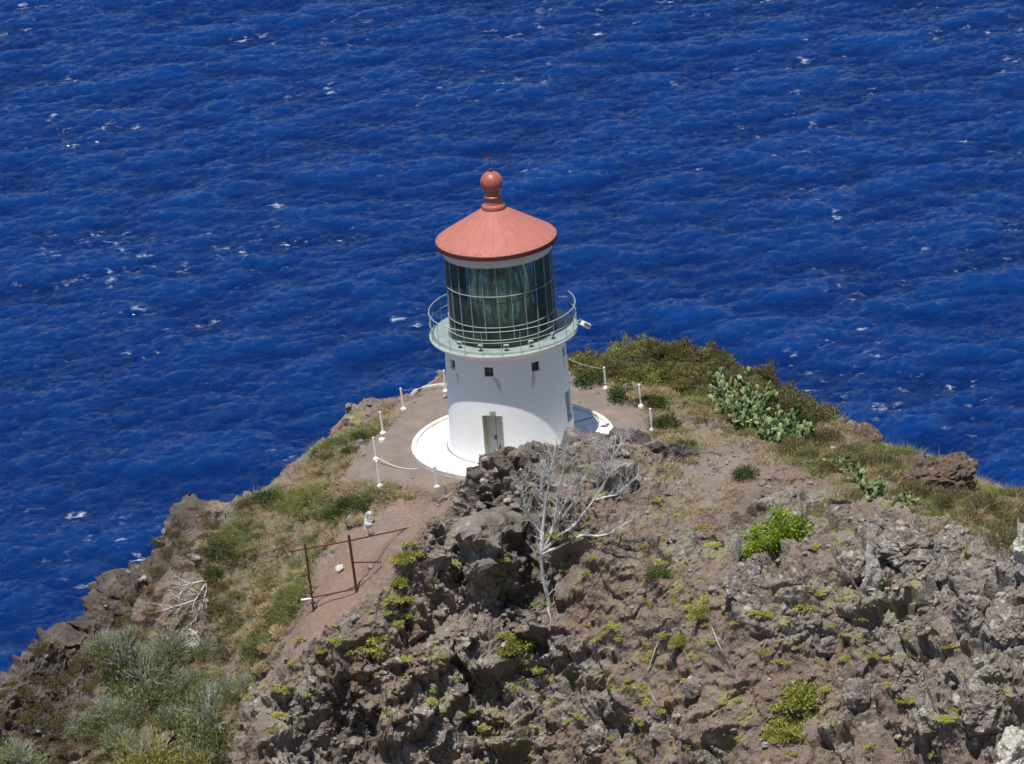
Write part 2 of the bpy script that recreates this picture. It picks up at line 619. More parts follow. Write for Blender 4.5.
side[ii, 0] = amp[ii] * 0.35 * (c2 * 7.3 % 1 - 0.5)
side[ii, 1] = amp[ii] * 0.35 * (c2 * 13.7 % 1 - 0.5)
disp *= (1 - 0.93 * np.clip(smooth + pad, 0, 1))
# small lumps everywhere but the pad
disp[ii] += (1 - pad[ii]) * (0.03 + 0.05 * w_grass[ii]) * perlin(P[ii] * 2.6, 51) + (1 - pad[ii]) * 0.018 * perlin(P[ii] * 7, 52) + (1 - pad[ii]) * 0.05 * smooth[ii] * np.maximum(perlin(P[ii] * np.array([3.1, 3.1, 3.1]), 53) - .1, 0)
Nd = N.copy(); Nd[:, 2] += 0.35; Nd /= np.linalg.norm(Nd, axis=1)[:, None]
# ledges: each course leans out over the one below it
led = np.zeros(len(x), np.float32)
zc = P[ii, 2] + disp[ii]
ph = zc / 1.25 + 1.0 * fbm(P[ii] * np.array([.4, .4, .2]), 2, 201)
fr_ = ph - np.floor(ph)
ph2 = zc / 0.45 + 1.2 * perlin(P[ii] * np.array([.9, .9, .4]), 211)
fr2 = ph2 - np.floor(ph2)
blk = 0.4 + 0.6 * sstep(-.1, .3, fbm(P[ii] * 0.6, 2, 221))
led[ii] = (w_crag[ii] * rock[ii]) * blk * (0.36 * fr_ + 0.10 * fr2) + 0.12 * rock[ii] * (1 - w_crag[ii]) * fr2
Nh = np.c_[N[:, 0], N[:, 1] - 0.35, np.zeros(len(x))]; Nh /= np.linalg.norm(Nh, axis=1)[:, None] + 1e-6
T = P + Nd * disp[:, None] + side + Nh * led[:, None]
# hollows in the lava
for hx, hy, hr in [(498,600,.75),(515,548,1.0),(572,558,.65),(440,618,.9),(430,700,.8),(335,702,.7),(347,735,.8),(402,655,.6),(470,662,.7),(530,748,.6),(747,590,.45),(856,583,.55),(870,628,.5),(872,722,.45),(985,605,.6),(1002,748,.7),(650,562,.35),(482,503,.5),(760,642,.35),(960,592,.5),(420,740,.6),(560,610,.5),(700,655,.3),(815,660,.35),(930,650,.45),(600,690,.4),(540,500,.5)]:
    c0 = on_ground(hx, hy)
    d2 = ((T - c0 - np.array([0, 0, 0.2])) * np.array([1.0, 0.8, 1.15]))
    d2 = (d2 ** 2).sum(1)
    kk = d2 < (hr * 3) ** 2
    wob = 1 + 0.5 * perlin(T[kk] * 1.6, 231)
    g_ = np.exp(-(d2[kk] / (hr * wob) ** 2)) * rock[kk]
    T[kk] += g_[:, None] * np.array([0.15, 0.95, -0.55]) * hr * 0.85
# soften the steepest cell walls a little
G = T.reshape(ny, nx, 3)
for _ in range(1):
    avg = (G[:-2, 1:-1] + G[2:, 1:-1] + G[1:-1, :-2] + G[1:-1, 2:]) / 4
    k_ = (0.5 * rock.reshape(ny, nx) * near_core.reshape(ny, nx))[1:-1, 1:-1, None]
    G[1:-1, 1:-1] += k_ * (avg - G[1:-1, 1:-1])
T = G.reshape(-1, 3)
fine_ = np.zeros(len(x), np.float32)
fine_[ii] = np.maximum(amp[ii], 0.35 * rock[ii]) * (0.15 * b3 + 0.085 * b4 + 0.5 * (np.minimum(k3, 0.14) - 0.14) + 0.16 * (np.minimum(k4, 0.14) - 0.14) + 0.05 * perlin(q * 4.0, 241))
T = T + Nd * fine_[:, None]
idx = np.arange(nx * ny).reshape(ny, nx)
faces = np.stack([idx[:-1, :-1], idx[:-1, 1:], idx[1:, 1:], idx[1:, :-1]], -1).reshape(-1, 4)
me = np_mesh('headland', T, faces, smooth=False)
add_attr(me, 'gravel', w_gravel); add_attr(me, 'path', w_path); add_attr(me, 'grassy', w_grass); add_attr(me, 'darklava', w_dark); add_attr(me, 'redsoil', w_red); add_attr(me, 'ridge', w_lr)
cellc = np.zeros(len(x), np.float32); cellc[ii] = c2
cells = np.zeros(len(x), np.float32); cells[ii] = c3
add_attr(me, 'dirt', np.clip((1 - dirty) * (1 - w_crag) * 1.0 + 0.25 * (1 - w_crag), 0, 1)); add_attr(me, 'block', cellc); add_attr(me, 'chip', cells)

t = NT('headland_ground')
p = t.pos()
n_big = t.noise(p, 0.22, 4, 0.55)
n_mid = t.noise(p, 0.9, 5, 0.6)
n_fine = t.noise(p, 5.0, 6, 0.7)
n_grit = t.noise(p, 17.0, 4, 0.7)
rockc = t.mix(t.map(n_mid, 0.35, 0.65), (0.300, 0.246, 0.205), (0.150, 0.125, 0.109))
rockc = t.mix(t.map(t.attr('block'), 0.1, 0.9), rockc, t.mix(n_fine, (0.080, 0.070, 0.066), (0.420, 0.375, 0.330)))
rockc = t.mix(t.math('MULTIPLY', t.map(n_big, 0.5, 0.68), t.map(n_fine, 0.3, 0.7)), rockc, (0.215, 0.125, 0.088))
rockc = t.mix(t.math('MULTIPLY', t.map(t.noise(p, 1.6, 6, 0.75), 0.54, 0.64), t.map(t.attr('chip'), 0.1, 0.6)), rockc, (0.46, 0.445, 0.40))
dirtc = t.mix(t.map(n_mid, 0.3, 0.7), (0.250, 0.190, 0.158), (0.168, 0.130, 0.111))
dirtc = t.mix(t.map(t.noise(p, 0.45, 4), 0.55, 0.7, 0, 0.7), dirtc, (0.25, 0.165, 0.12))
rockc = t.mix(t.map(t.math('ADD', t.attr('dirt'), t.math('MULTIPLY', t.math('SUBTRACT', n_fine, 0.5), 1.1)), 0.35, 0.75), rockc, dirtc)
rockc = t.mix(t.math('MULTIPLY', t.attr('darklava'), t.map(n_mid, 0.35, 0.65, 0.25, 0.95)), rockc, t.mix(n_fine, (0.060, 0.050, 0.044), (0.150, 0.124, 0.108)))
lich = t.math('MULTIPLY', t.map(t.noise(p, 1.15, 6, 0.72), 0.50, 0.61), t.map(t.noise(p, 0.18, 3), 0.42, 0.57))
rockc = t.mix(t.math('MULTIPLY', t.math('MULTIPLY', lich, 0.75), t.math('SUBTRACT', 1.0, t.math('MULTIPLY', t.attr('darklava'), 0.85))), rockc, t.mix(n_fine, (0.17, 0.165, 0.05), (0.40, 0.38, 0.13)))
rockc = t.mix(t.map(n_grit, 0.42, 0.75, 0.0, 0.5), rockc, (0.075, 0.066, 0.062))
grav = t.mix(t.map(n_mid, 0.3, 0.7), (0.200, 0.162, 0.138), (0.150, 0.124, 0.108))
grav = t.mix(t.map(n_grit, 0.45, 0.75, 0, 0.6), grav, (0.26, 0.215, 0.19))
grav = t.mix(t.map(t.noise(p, 0.5, 3), 0.58, 0.75, 0, 0.7), grav, (0.27, 0.20, 0.14))
pathc = t.mix(t.map(n_mid, 0.3, 0.7), (0.225, 0.150, 0.116), (0.160, 0.126, 0.106))
pathc = t.mix(t.map(n_fine, 0.45, 0.7, 0, 0.7), pathc, (0.27, 0.215, 0.175))
pathc = t.mix(t.map(n_grit, 0.45, 0.75, 0, 0.65), pathc, (0.13, 0.09, 0.075))
soil = t.mix(t.map(n_mid, 0.35, 0.65), (0.185, 0.150, 0.105), (0.135, 0.118, 0.085))
soil = t.mix(t.map(n_fine, 0.4, 0.7), soil, (0.25, 0.195, 0.12))
c = t.mix(t.map(t.math('ADD', t.attr('grassy'), t.math('MULTIPLY', t.math('SUBTRACT', n_fine, 0.5), 0.9)), 0.3, 0.8), rockc, soil)
c = t.mix(t.map(t.attr('gravel'), 0.2, 0.8), c, grav)
c = t.mix(t.map(t.attr('path'), 0.2, 0.8), c, pathc)
c = t.mix(t.math('MULTIPLY', t.attr('redsoil'), t.map(n_mid, 0.35, 0.65, 0.25, 0.9)), c, t.mix(n_fine, (0.135, 0.085, 0.068), (0.265, 0.165, 0.130)))
c = t.mix(t.math('MULTIPLY', t.attr('ridge'), t.map(n_mid, 0.3, 0.7, 0.55, 0.95)), c, t.mix(n_fine, (0.045, 0.037, 0.032), (0.135, 0.108, 0.092)))
hh = t.math('ADD', t.math('MULTIPLY', n_fine, 1.0), t.math('MULTIPLY', n_grit, 0.5))
hh = t.math('ADD', hh, t.math('MULTIPLY', t.vor(p, 6.0), 0.5))
bst = t.map(t.math('ADD', t.attr('gravel'), t.attr('path')), 0.2, 0.9, 0.95, 0.3)
bnode = t.bump(hh, 0.8, 0.12)
t.put(bnode.node.inputs['Strength'], bst)
M_GROUND = t.set(color=c, rough=0.95, spec=0.12, normal=bnode)
HEADLAND = tag(obj_from_mesh('headland', me, M_GROUND), kind='structure', label='rocky lava headland with a gravel flat and a red earth path')
bpy.context.view_layer.update()


def hit(px, py):
    """point and normal of the ground seen at an image position"""
    ok, loc, nor, _ = HEADLAND.ray_cast(Vector(CAM), Vector(ray(px, py)))
    if not ok:
        q = on_ground(px, py)
        return Vector(q), Vector((0, 0, 1))
    return loc, nor


def drop(x, y):
    ok, loc, nor, _ = HEADLAND.ray_cast(Vector((x, y, 60)), Vector((0, 0, -1)))
    return (loc, nor) if ok else (Vector((x, y, float(gz(np.array([x]), np.array([y]))[0]))), Vector((0, 0, 1)))

# ================================================================== SEA
SEA_Z = -120.0


def ocean_tile(nx, ny, lx, ly, wind, wdir, seed, height):
    g = 9.81
    rng = np.random.default_rng(seed)
    kx = 2 * np.pi * np.fft.fftfreq(nx, lx / nx); ky = 2 * np.pi * np.fft.fftfreq(ny, ly / ny)
    KX, KY = np.meshgrid(kx, ky)
    k = np.hypot(KX, KY); k[0, 0] = 1e-6
    L = wind ** 2 / g
    cosf = (KX * wdir[0] + KY * wdir[1]) / k
    ph = np.exp(-1 / (k * L) ** 2) / k ** 4 * (0.16 + 0.84 * cosf ** 2) * np.exp(-(k * 0.10) ** 2) 
    ph *= (1 + (k / 0.8) ** 1.35) * np.where(cosf < 0, 0.35, 1.0)
    ph[0, 0] = 0
    h = (rng.normal(size=k.shape) + 1j * rng.normal(size=k.shape)) * np.sqrt(ph)
    z = np.fft.ifft2(h).real
    s = height / z.std()
    h = h * s
    z = z * s
    dx = np.fft.ifft2(-1j * KX / k * h).real; dy = np.fft.ifft2(-1j * KY / k * h).real
    ch = 1.0
    jxx = 1 + ch * np.fft.ifft2(KX * KX / k * h).real
    jyy = 1 + ch * np.fft.ifft2(KY * KY / k * h).real
    jxy = ch * np.fft.ifft2(KX * KY / k * h).real
    return z, dx, dy, jxx * jyy - jxy ** 2


SX0, SX1, SY0, SY1 = -110.0, 110.0, 150.0, 560.0
snx, sny = 720, 1100
lx, ly = SX1 - SX0, SY1 - SY0
sz, sdx, sdy, jac = ocean_tile(snx, sny, lx, ly, 5.4, (math.sin(R(10)), -math.cos(R(10))), 5, 0.24)
print('sea rms slope', np.gradient(sz, lx / snx, axis=1).std(), np.gradient(sz, ly / sny, axis=0).std())
thr = np.quantile(jac, 0.0045)
thr2 = np.quantile(jac, 0.05)


def sea_region(ia, ib, ja, jb, st):
    """one block of the periodic wave field, sampled every st grid steps"""
    ix = np.arange(ia, ib + 1, st); iy = np.arange(ja, jb + 1, st)
    px_, py_ = np.meshgrid(SX0 + ix * lx / snx, SY0 + iy * ly / sny)
    J, I = np.meshgrid(iy % sny, ix % snx, indexing='ij')
    x1, x2, y2 = SX0 - lx, SX1 + lx, SY1 + ly
    ex = np.minimum(sstep(x1, x1 + 25, px_), 1 - sstep(x2 - 25, x2, px_)) * np.minimum(sstep(SY0, SY0 + 20, py_), 1 - sstep(y2 - 40, y2, py_))
    V = np.c_[(px_ + sdx[J, I] * ex * 0.85).ravel(), (py_ + sdy[J, I] * ex * 0.85).ravel(), (SEA_Z + sz[J, I] * ex).ravel()]
    n = np.arange(V.shape[0]).reshape(len(iy), len(ix))
    F = np.stack([n[:-1, :-1], n[:-1, 1:], n[1:, 1:], n[1:, :-1]], -1).reshape(-1, 4)
    pp = np.c_[px_.ravel(), py_.ravel(), np.zeros(px_.size)]
    gust = fbm(pp * 0.030, 3, 71).reshape(px_.shape)
    foam = np.clip((thr2 - jac[J, I]) / (thr2 - thr), 0, 1.6) * sstep(0.02, 0.5, gust + 0.17) * ex
    # trailing foam patches left by breaking crests: spread a little round each crest
    sp = foam.copy()
    for _ in range(5 if st == 1 else 3):
        sp = np.maximum(sp, (0.86 if st == 1 else 0.76) * np.maximum.reduce([np.roll(sp, 1, 0), np.roll(sp, -1, 0), np.roll(sp, 1, 1), np.roll(sp, -1, 1)]))
    return V, F, foam.ravel(), sp.ravel(), (sz[J, I] * ex).ravel()


VV, FF, A1, A2, A3, n0 = [], [], [], [], [], 0
for reg in ((0, snx, 0, sny, 1), (-snx, 0, 0, sny, 2), (snx, 2 * snx, 0, sny, 2), (-snx, 2 * snx, sny, 2 * sny, 2)):
    V, F, f1_, f2_, f3_ = sea_region(*reg)
    VV.append(V); FF.append(F + n0); A1.append(f1_); A2.append(f2_); A3.append(f3_); n0 += len(V)
# calm sheet under the waves, out past the horizon
FAR = 30000.0
VV.append(np.array([(a_, b_, SEA_Z - 1.5) for b_ in (-3000, FAR) for a_ in (-FAR, FAR)])); FF.append(np.array([[0, 1, 3, 2]]) + n0)
for q_ in (A1, A2, A3):
    q_.append(np.zeros(4))
me = np_mesh('sea', np.concatenate(VV), np.concatenate(FF), smooth=True)
add_attr(me, 'foam', np.concatenate(A1)); add_attr(me, 'foam_trail', np.concatenate(A2)); add_attr(me, 'swell', np.concatenate(A3))

t = NT('sea_water')
p = t.pos()
sc = t.n('ShaderNodeMapping', inp={'Vector': p, 'Scale': (0.72, 0.72, 1.0), 'Rotation': (0, 0, R(-14))}).outputs[0]
st_ = t.n('ShaderNodeMapping', inp={'Vector': p, 'Scale': (0.42, 0.85, 1.0), 'Rotation': (0, 0, R(-8))}).outputs[0]
n1 = t.noise(sc, 0.55, 7, 0.68)
n2 = t.noise(sc, 1.6, 6, 0.7)
deep = t.mix(t.map(t.attr('swell'), -0.5, 0.7), (0.0006, 0.0122, 0.080), (0.0014, 0.0290, 0.148))
deep = t.mix(t.map(t.noise(p, 0.012, 3), 0.35, 0.65, 0, 0.3), deep, (0.0006, 0.0135, 0.074))
lace = t.noise(st_, 0.95, 5, 0.7)
fm = t.math('MULTIPLY', t.attr('foam_trail'), t.map(lace, 0.44, 0.72))
fm = t.map(fm, 0.16, 1.1, 0, 0.6)
core_f = t.map(t.math('MULTIPLY', t.attr('foam'), t.map(t.noise(st_, 0.8, 4, 0.65), 0.37, 0.65)), 0.58, 1.2, 0, 0.9)
fa = t.math('MAXIMUM', fm, core_f)
col = t.mix(fa, deep, (0.80, 0.83, 0.86))
rdg = lambda v: t.math('SUBTRACT', 1.0, t.math('ABSOLUTE', t.math('MULTIPLY', t.math('SUBTRACT', v, 0.5), 3.0)))
n3 = t.noise(sc, 0.42, 3, 0.5, dist=0.4)
n4 = t.noise(sc, 1.1, 3, 0.55, dist=0.4)
hh = t.math('ADD', t.math('MULTIPLY', n1, 0.8), t.math('MULTIPLY', n2, 0.4))
hh = t.math('ADD', hh, t.math('MULTIPLY', rdg(n3), 0.34))
hh = t.math('ADD', hh, t.math('MULTIPLY', rdg(n4), 0.16))
t.bsdf.inputs['Specular Tint'].default_value = (0.20, 0.52, 1.0, 1)
M_SEA = t.set(color=col, rough=t.mix(fa, (0.12,) * 3, (0.8,) * 3), ior=1.23, normal=t.bump(hh, 1.0, 0.6))
tag(obj_from_mesh('sea', me, M_SEA), kind='structure', label='deep blue open ocean flecked with small whitecaps')

# ================================================================== LIGHTHOUSE
M_ROOF = None


def mat_white_wall():
    t = NT('whitewashed_concrete')
    p = t.objco()
    sx = t.n('ShaderNodeSeparateXYZ', inp={0: p})
    ang = t.math('ARCTAN2', sx.outputs[0], t.math('MULTIPLY', sx.outputs[1], -1.0))
    z = sx.outputs[2]
    stain = None
    for th, z0, skew, w, ln in ((-12.0, 4.34, 0.12, 0.035, 1.0), (25.5, 4.34, -0.06, 0.032, 1.15), (-55, 4.3, .05, .03, .6), (70, 4.3, 0, .03, .7)):
        d = t.math('SUBTRACT', z0, z)
        u = t.math('SUBTRACT', t.math('SUBTRACT', ang, R(th)), t.math('MULTIPLY', d, skew))
        g = t.math('POWER', 2.718, t.math('MULTIPLY', t.math('POWER', t.math('DIVIDE', u, w), 2.0), -1.0))
        m = t.math('MULTIPLY', g, t.math('MULTIPLY', t.map(d, 0.0, 0.08), t.map(d, 0.25, ln, 1.0, 0.0)))
        stain = m if stain is None else t.math('MAXIMUM', stain, m)
    streak = t.noise(t.n('ShaderNodeMapping', inp={'Vector': p, 'Scale': (1.3, 1.3, 0.16), 'Rotation': (0.0, 0.0, 0.6)}).outputs[0], 1.6, 6, 0.65, dist=0.4)
    blot = t.noise(p, 0.7, 5, 0.6)
    c = t.mix(t.map(streak, 0.45, 0.75, 0, 0.28), (0.85, 0.845, 0.825), (0.76, 0.75, 0.715))
    c = t.mix(t.map(blot, 0.5, 0.72, 0, 0.4), c, (0.76, 0.74, 0.69))
    # repainted courses: faint bands
    band = t.n('ShaderNodeTexWave', bands_direction='Z', inp={'Vector': p, 'Scale': 0.9, 'Distortion': 1.5, 'Detail': 2.0}).outputs['Fac']
    c = t.mix(t.map(band, 0.75, 1.0, 0, 0.18), c, (0.70, 0.70, 0.69))
    c = t.mix(t.math('MULTIPLY', stain, t.map(streak, 0.3, 0.7, 0.35, 0.9)), c, (0.46, 0.25, 0.085))
    g = t.noise(p, 14, 4)
    return t.set(color=c, rough=0.75, spec=0.2, normal=t.bump(t.math('ADD', g, t.math('MULTIPLY', band, 0.25)), 0.12, 0.015))


M_WHITE = mat_white_wall()
t = NT('white_terrace_paint')
p = t.objco()
c = t.mix(t.map(t.noise(p, 0.8, 5, 0.65), 0.4, 0.7), (0.70, 0.69, 0.66), (0.64, 0.625, 0.585))
sp_ = t.n('ShaderNodeSeparateXYZ', inp={0: p})
rr_ = t.math('SQRT', t.math('ADD', t.math('POWER', sp_.outputs[0], 2.0), t.math('POWER', sp_.outputs[1], 2.0)))
edge = t.math('MULTIPLY', t.map(rr_, 4.0, 4.66), t.map(t.noise(p, 2.4, 6, 0.7), 0.42, 0.7))
c = t.mix(t.math('MULTIPLY', edge, 0.75), c, (0.40, 0.34, 0.27))
c = t.mix(t.math('MULTIPLY', t.map(rr_, 3.35, 2.95), t.map(t.noise(p, 3.0, 5, 0.7), 0.35, 0.65, 0, 0.55)), c, (0.45, 0.40, 0.33))
crack = t.vor(t.n('ShaderNodeMixRGB', inp={0: 0.12, 1: p, 2: t.noise(p, 1.5, 3, out='Color')}).outputs[0], 0.55, 'DISTANCE_TO_EDGE')
c = t.mix(t.map(crack, 0.004, 0.016, 0.6, 0.0), c, (0.33, 0.30, 0.26))
M_PAD = t.set(color=c, rough=0.85, spec=0.2, normal=t.bump(t.noise(p, 9, 4), 0.15, 0.02))
M_LAMPW = paint('white_lamp_enamel', (0.75, 0.75, 0.73), 0.5, 0.05, 5)
M_TRIMW = paint('off_white_trim', (0.62, 0.64, 0.60), 0.55, 0.06, 2)
M_DECK = paint('grey_green_deck_paint', (0.235, 0.285, 0.27), 0.55, 0.1, 1.5)
M_RAIL = paint('pale_rail_paint', (0.34, 0.39, 0.38), 0.45, 0.06, 3)
M_THINRAIL = paint('grey_stanchion_paint', (0.30, 0.35, 0.34), 0.5, 0.06, 3)
M_MULL = paint('grey_green_mullion_paint', (0.23, 0.275, 0.25), 0.5, 0.12, 4)
M_DARKMET = paint('dark_lantern_iron', (0.035, 0.05, 0.046), 0.5, 0.1, 4)
M_DOOR = paint('pale_grey_door_paint', (0.56, 0.58, 0.54), 0.5, 0.07, 3)
M_JAMB = paint('cream_jamb_paint', (0.60, 0.56, 0.42), 0.6, 0.08, 3)
M_PANE = paint('dusty_window_pane', (0.10, 0.085, 0.07), 0.3, 0.3, 9, 0.5)
M_SHUT = paint('grey_shutter_paint', (0.33, 0.36, 0.37), 0.5, 0.08, 4)
M_BRASSY = paint('dull_brass', (0.22, 0.17, 0.08), 0.4, 0.1, 5, 0.5, 0.7)
M_DARK = paint('dark_grill', (0.11, 0.095, 0.085), 0.6, 0.1, 8)

t = NT('salmon_roof_paint')
p = t.objco()
streak = t.noise(t.n('ShaderNodeMapping', inp={'Vector': p, 'Scale': (1.0, 1.0, 0.3)}).outputs[0], 2.0, 5, 0.6)
c = t.mix(t.map(streak, 0.35, 0.7), (0.385, 0.142, 0.114), (0.330, 0.125, 0.102))
c = t.mix(t.map(t.noise(p, 9, 4, 0.7), 0.55, 0.8, 0, 0.4), c, (0.41, 0.18, 0.15))
M_ROOF = t.set(color=c, rough=0.6, spec=0.2, normal=t.bump(t.noise(p, 2.2, 3), 0.15, 0.03))
M_FASCIA = paint('dark_red_fascia_paint', (0.11, 0.024, 0.02), 0.5, 0.12, 3)
M_FINIAL = paint('red_finial_paint', (0.35, 0.10, 0.07), 0.42, 0.1, 5, 0.5)

t = NT('lantern_glass')
g = t.n('ShaderNodeBsdfGlossy', inp={'Color': (0.9, 0.97, 0.94), 'Roughness': 0.03})
tr = t.n('ShaderNodeBsdfTransparent', inp={'Color': (0.74, 0.86, 0.81)})
fr = t.n('ShaderNodeFresnel', inp={'IOR': 1.45})
ms = t.n('ShaderNodeMixShader', inp={0: fr.outputs[0], 1: tr.outputs[0], 2: g.outputs[0]})
reflect_fill = t.n('ShaderNodeBsdfDiffuse', inp={'Color': (0.16, 0.235, 0.21)})  # diffuse grey-green painted over the panes in place of stronger sky reflection
fill_noise = t.noise(t.n('ShaderNodeMapping', inp={'Vector': t.objco(), 'Scale': (2.0, 2.0, 0.5)}).outputs[0], 1.5, 4)
ms2 = t.n('ShaderNodeMixShader', inp={0: t.map(fill_noise, 0.3, 0.7, 0.08, 0.24), 1: ms.outputs[0], 2: reflect_fill.outputs[0]})
t.t.links.new(ms2.outputs[0], t.t.nodes['Material Output'].inputs[0])
M_GLASS = t.m
t = NT('lens_prism_glass')
p = t.objco()
band = t.n('ShaderNodeTexWave', bands_direction='Z', wave_profile='SAW', inp={'Vector': p, 'Scale': 3.2}).outputs['Fac']
st = t.noise(t.n('ShaderNodeMapping', inp={'Vector': p, 'Scale': (4.0, 4.0, 0.7)}).outputs[0], 1.6, 3, 0.6)
c = t.mix(t.map(st, 0.38, 0.58), (0.10, 0.15, 0.12), (0.52, 0.76, 0.72))
c = t.mix(t.map(t.noise(p, 0.9, 2), 0.5, 0.62, 0, 0.8), c, (0.10, 0.085, 0.06))
M_LENS = t.set(color=c, rough=0.2, metal=0.35, spec=0.8, normal=t.bump(band, 0.9, 0.08))

LH = tag(empty('lighthouse'), 'short white round lighthouse with a salmon red conical roof on its white terrace', 'lighthouse')

# terrace the tower stands on: part of the setting
tm = MB(); tm.lathe([(0.0, 0.12), (4.46, 0.12), (4.46, 0.20), (4.68, 0.20), (4.68, -0.5)], 128)
terrace = tag(tm.build('terrace', M_PAD, None, True, 30), 'round white painted terrace with a low rim under the lighthouse', kind='structure')
tm = MB()
for th in (64, 118):
    a = R(th)
    tm.box((3.7 * math.sin(a), -3.7 * math.cos(a), 0.14), (1.25, 0.07, 0.035), Matrix.Rotation(a - R(90), 3, 'Z'))
tm.build('drain_curb', M_DECK, terrace)
tm = MB(); tm.lathe([(2.96, 0.124), (3.05, 0.124), (3.05, 0.118)], 96); tm.build('gutter', M_DECK, terrace)


def tower_r(z):
    return 2.90 - 0.15 * z / 5.4


prof = [(0.0, 0.10), (2.98, 0.10), (2.98, 0.20), (2.93, 0.25)]
for k in range(26):
    z = 0.25 + (5.06 - 0.25) * k / 25
    prof.append((tower_r(z), z))
prof += [(2.80, 5.14), (2.90, 5.24), (3.05, 5.32), (3.20, 5.36), (3.20, 5.38), (0.0, 5.38)]
tm = MB(); tm.lathe(prof, 256)
tower = tm.build('tower', M_WHITE, LH)


def polar(th, r, z):
    return Vector((r * math.sin(th), -r * math.cos(th), z))


WINS = [R(-62), R(-17.5), R(28), R(73)] + [R(118), R(163), R(-152), R(-107)]
cut = MB()
for th in WINS:
    cut.box(polar(th, 2.75, 4.56), (0.42, 0.5, 0.46), Matrix.Rotation(th, 3, 'Z'))
cut.box(polar(R(-17.5), 2.75, 1.325), (0.96, 0.95, 2.35), Matrix.Rotation(R(-17.5), 3, 'Z'))
for th in (72.5, -107):
    cut.box(polar(R(th), 2.84, 1.95), (0.84, 0.44, 1.45), Matrix.Rotation(R(th), 3, 'Z'))
cutter = cut.build('cutter', None)
md = tower.modifiers.new('cut', 'BOOLEAN'); md.operation = 'DIFFERENCE'; md.solver = 'EXACT'; md.object = cutter
bpy.context.view_layer.update()
dg = bpy.context.evaluated_depsgraph_get()
newme = bpy.data.meshes.new_from_object(tower.evaluated_get(dg))
tower.modifiers.clear()
tower.data = newme
newme.name = 'tower'
newme.materials.clear(); newme.materials.append(M_WHITE)
newme.polygons.foreach_set('use_smooth', [True] * len(newme.polygons))
newme.set_sharp_from_angle(angle=R(28))
bpy.data.objects.remove(cutter)


def local_box(mb, th, r, z, size, off=(0, 0, 0)):
    m = Matrix.Rotation(th, 3, 'Z')
    c = m @ Vector((off[0], -r + off[1], z + off[2]))
    mb.box(c, size, m)


for th in WINS:
    b = MB()
    for dx in (-0.19, 0.19):
        local_box(b, th, 2.60, 4.56, (0.045, 0.06, 0.455), (dx, 0, 0))
    for dz in (-0.205, 0.205):
        local_box(b, th, 2.60, 4.56, (0.336, 0.055, 0.045), (0, 0, dz))
    w = b.build('window', M_DARKMET, LH)
    b = MB(); local_box(b, th, 2.575, 4.56, (0.415, 0.02, 0.452)); b.build('pane', M_PANE, w)
    b = MB()
    local_box(b, th, 2.598, 4.56, (0.02, 0.03, 0.365)); local_box(b, th, 2.598, 4.56, (0.335, 0.026, 0.02)); b.build('glazing_bar', M_MULL, w)

# door in its deep reveal
th = R(-17.5)
b = MB(); local_box(b, th, 2.34, 1.31, (0.90, 0.05, 2.28)); door = b.build('door', M_DOOR, LH, bevel=0.006)
door['label'] = 'pale grey metal double door in a deep cream reveal'
b = MB()
for dx in (-0.467, 0.467):
    local_box(b, th, 2.59, 1.325, (0.022, 0.52, 2.325), (dx, 0, 0))
local_box(b, th, 2.59, 2.475, (0.91, 0.52, 0.022))
b.build('door_reveal', M_JAMB, door)
b = MB(); local_box(b, th, 2.367, 1.31, (0.018, 0.012, 2.2)); b.build('door_seam', M_DARK, door)
b = MB()
local_box(b, th, 2.385, 1.22, (0.09, 0.05, 0.17), (-0.06, 0, 0)); b.build('handle', M_DARK, door)
b = MB(); local_box(b, th, 2.78, 0.16, (1.0, 0.75, 0.09), (0, -0.1, 0)); b.build('door_step', M_TRIMW, LH)
b = MB(); local_box(b, th, 2.845, 2.61, (0.26, 0.03, 0.16), (0.05, 0, 0)); b.build('number_plate', M_SHUT, LH)

for thd in (72.5, -107):
    th = R(thd)
    b = MB(); local_box(b, th, 2.69, 1.95, (0.835, 0.04, 1.445)); sh = b.build('shuttered_window', M_SHUT, LH)
    b = MB()
    for k in range(16):
        local_box(b, th, 2.715, 1.33 + k * 0.083, (0.70, 0.03, 0.05))
    b.build('shutter_slat', M_SHUT, sh)
    b = MB()
    for dx in (-0.385, 0.385):
        local_box(b, th, 2.72, 1.95, (0.06, 0.05, 1.43), (dx, 0, 0))
    b.build('frame', M_TRIMW, sh)

# gallery
tm = MB(); tm.lathe([(0.0, 5.385), (3.30, 5.385), (3.36, 5.42), (3.40, 5.47), (3.40, 5.55), (3.385, 5.56)], 128); gal = tm.build('gallery_deck', M_TRIMW, LH, True, 35)
tm = MB(); tm.lathe([(2.2, 5.575), (3.36, 5.575), (3.385, 5.56)], 128); tm.build('deck_sheet', M_DECK, gal, True, 35)
rail = tag(empty('railing')); rail.parent = LH
RR = 3.345


def ring(r, z, n=96):
    return [polar(2 * math.pi * k / n, r, z) for k in range(n)]


b = MB(); b.tube(ring(RR, 6.70), 0.021, 8, closed=True); b.build('top_rail', M_RAIL, rail, True)
b = MB(); b.tube(ring(RR, 6.17), 0.015, 6, closed=True); b.build('mid_rail', M_RAIL, rail, True)
for k in range(24):
    a = R(-2.8 + 15 * k)
    b = MB(); b.tube([polar(a, RR, 5.565), polar(a, RR, 6.69)], 0.016, 6); b.box(polar(a, RR, 5.58), (0.09, 0.09, 0.02)); b.build('stanchion', M_THINRAIL, rail)

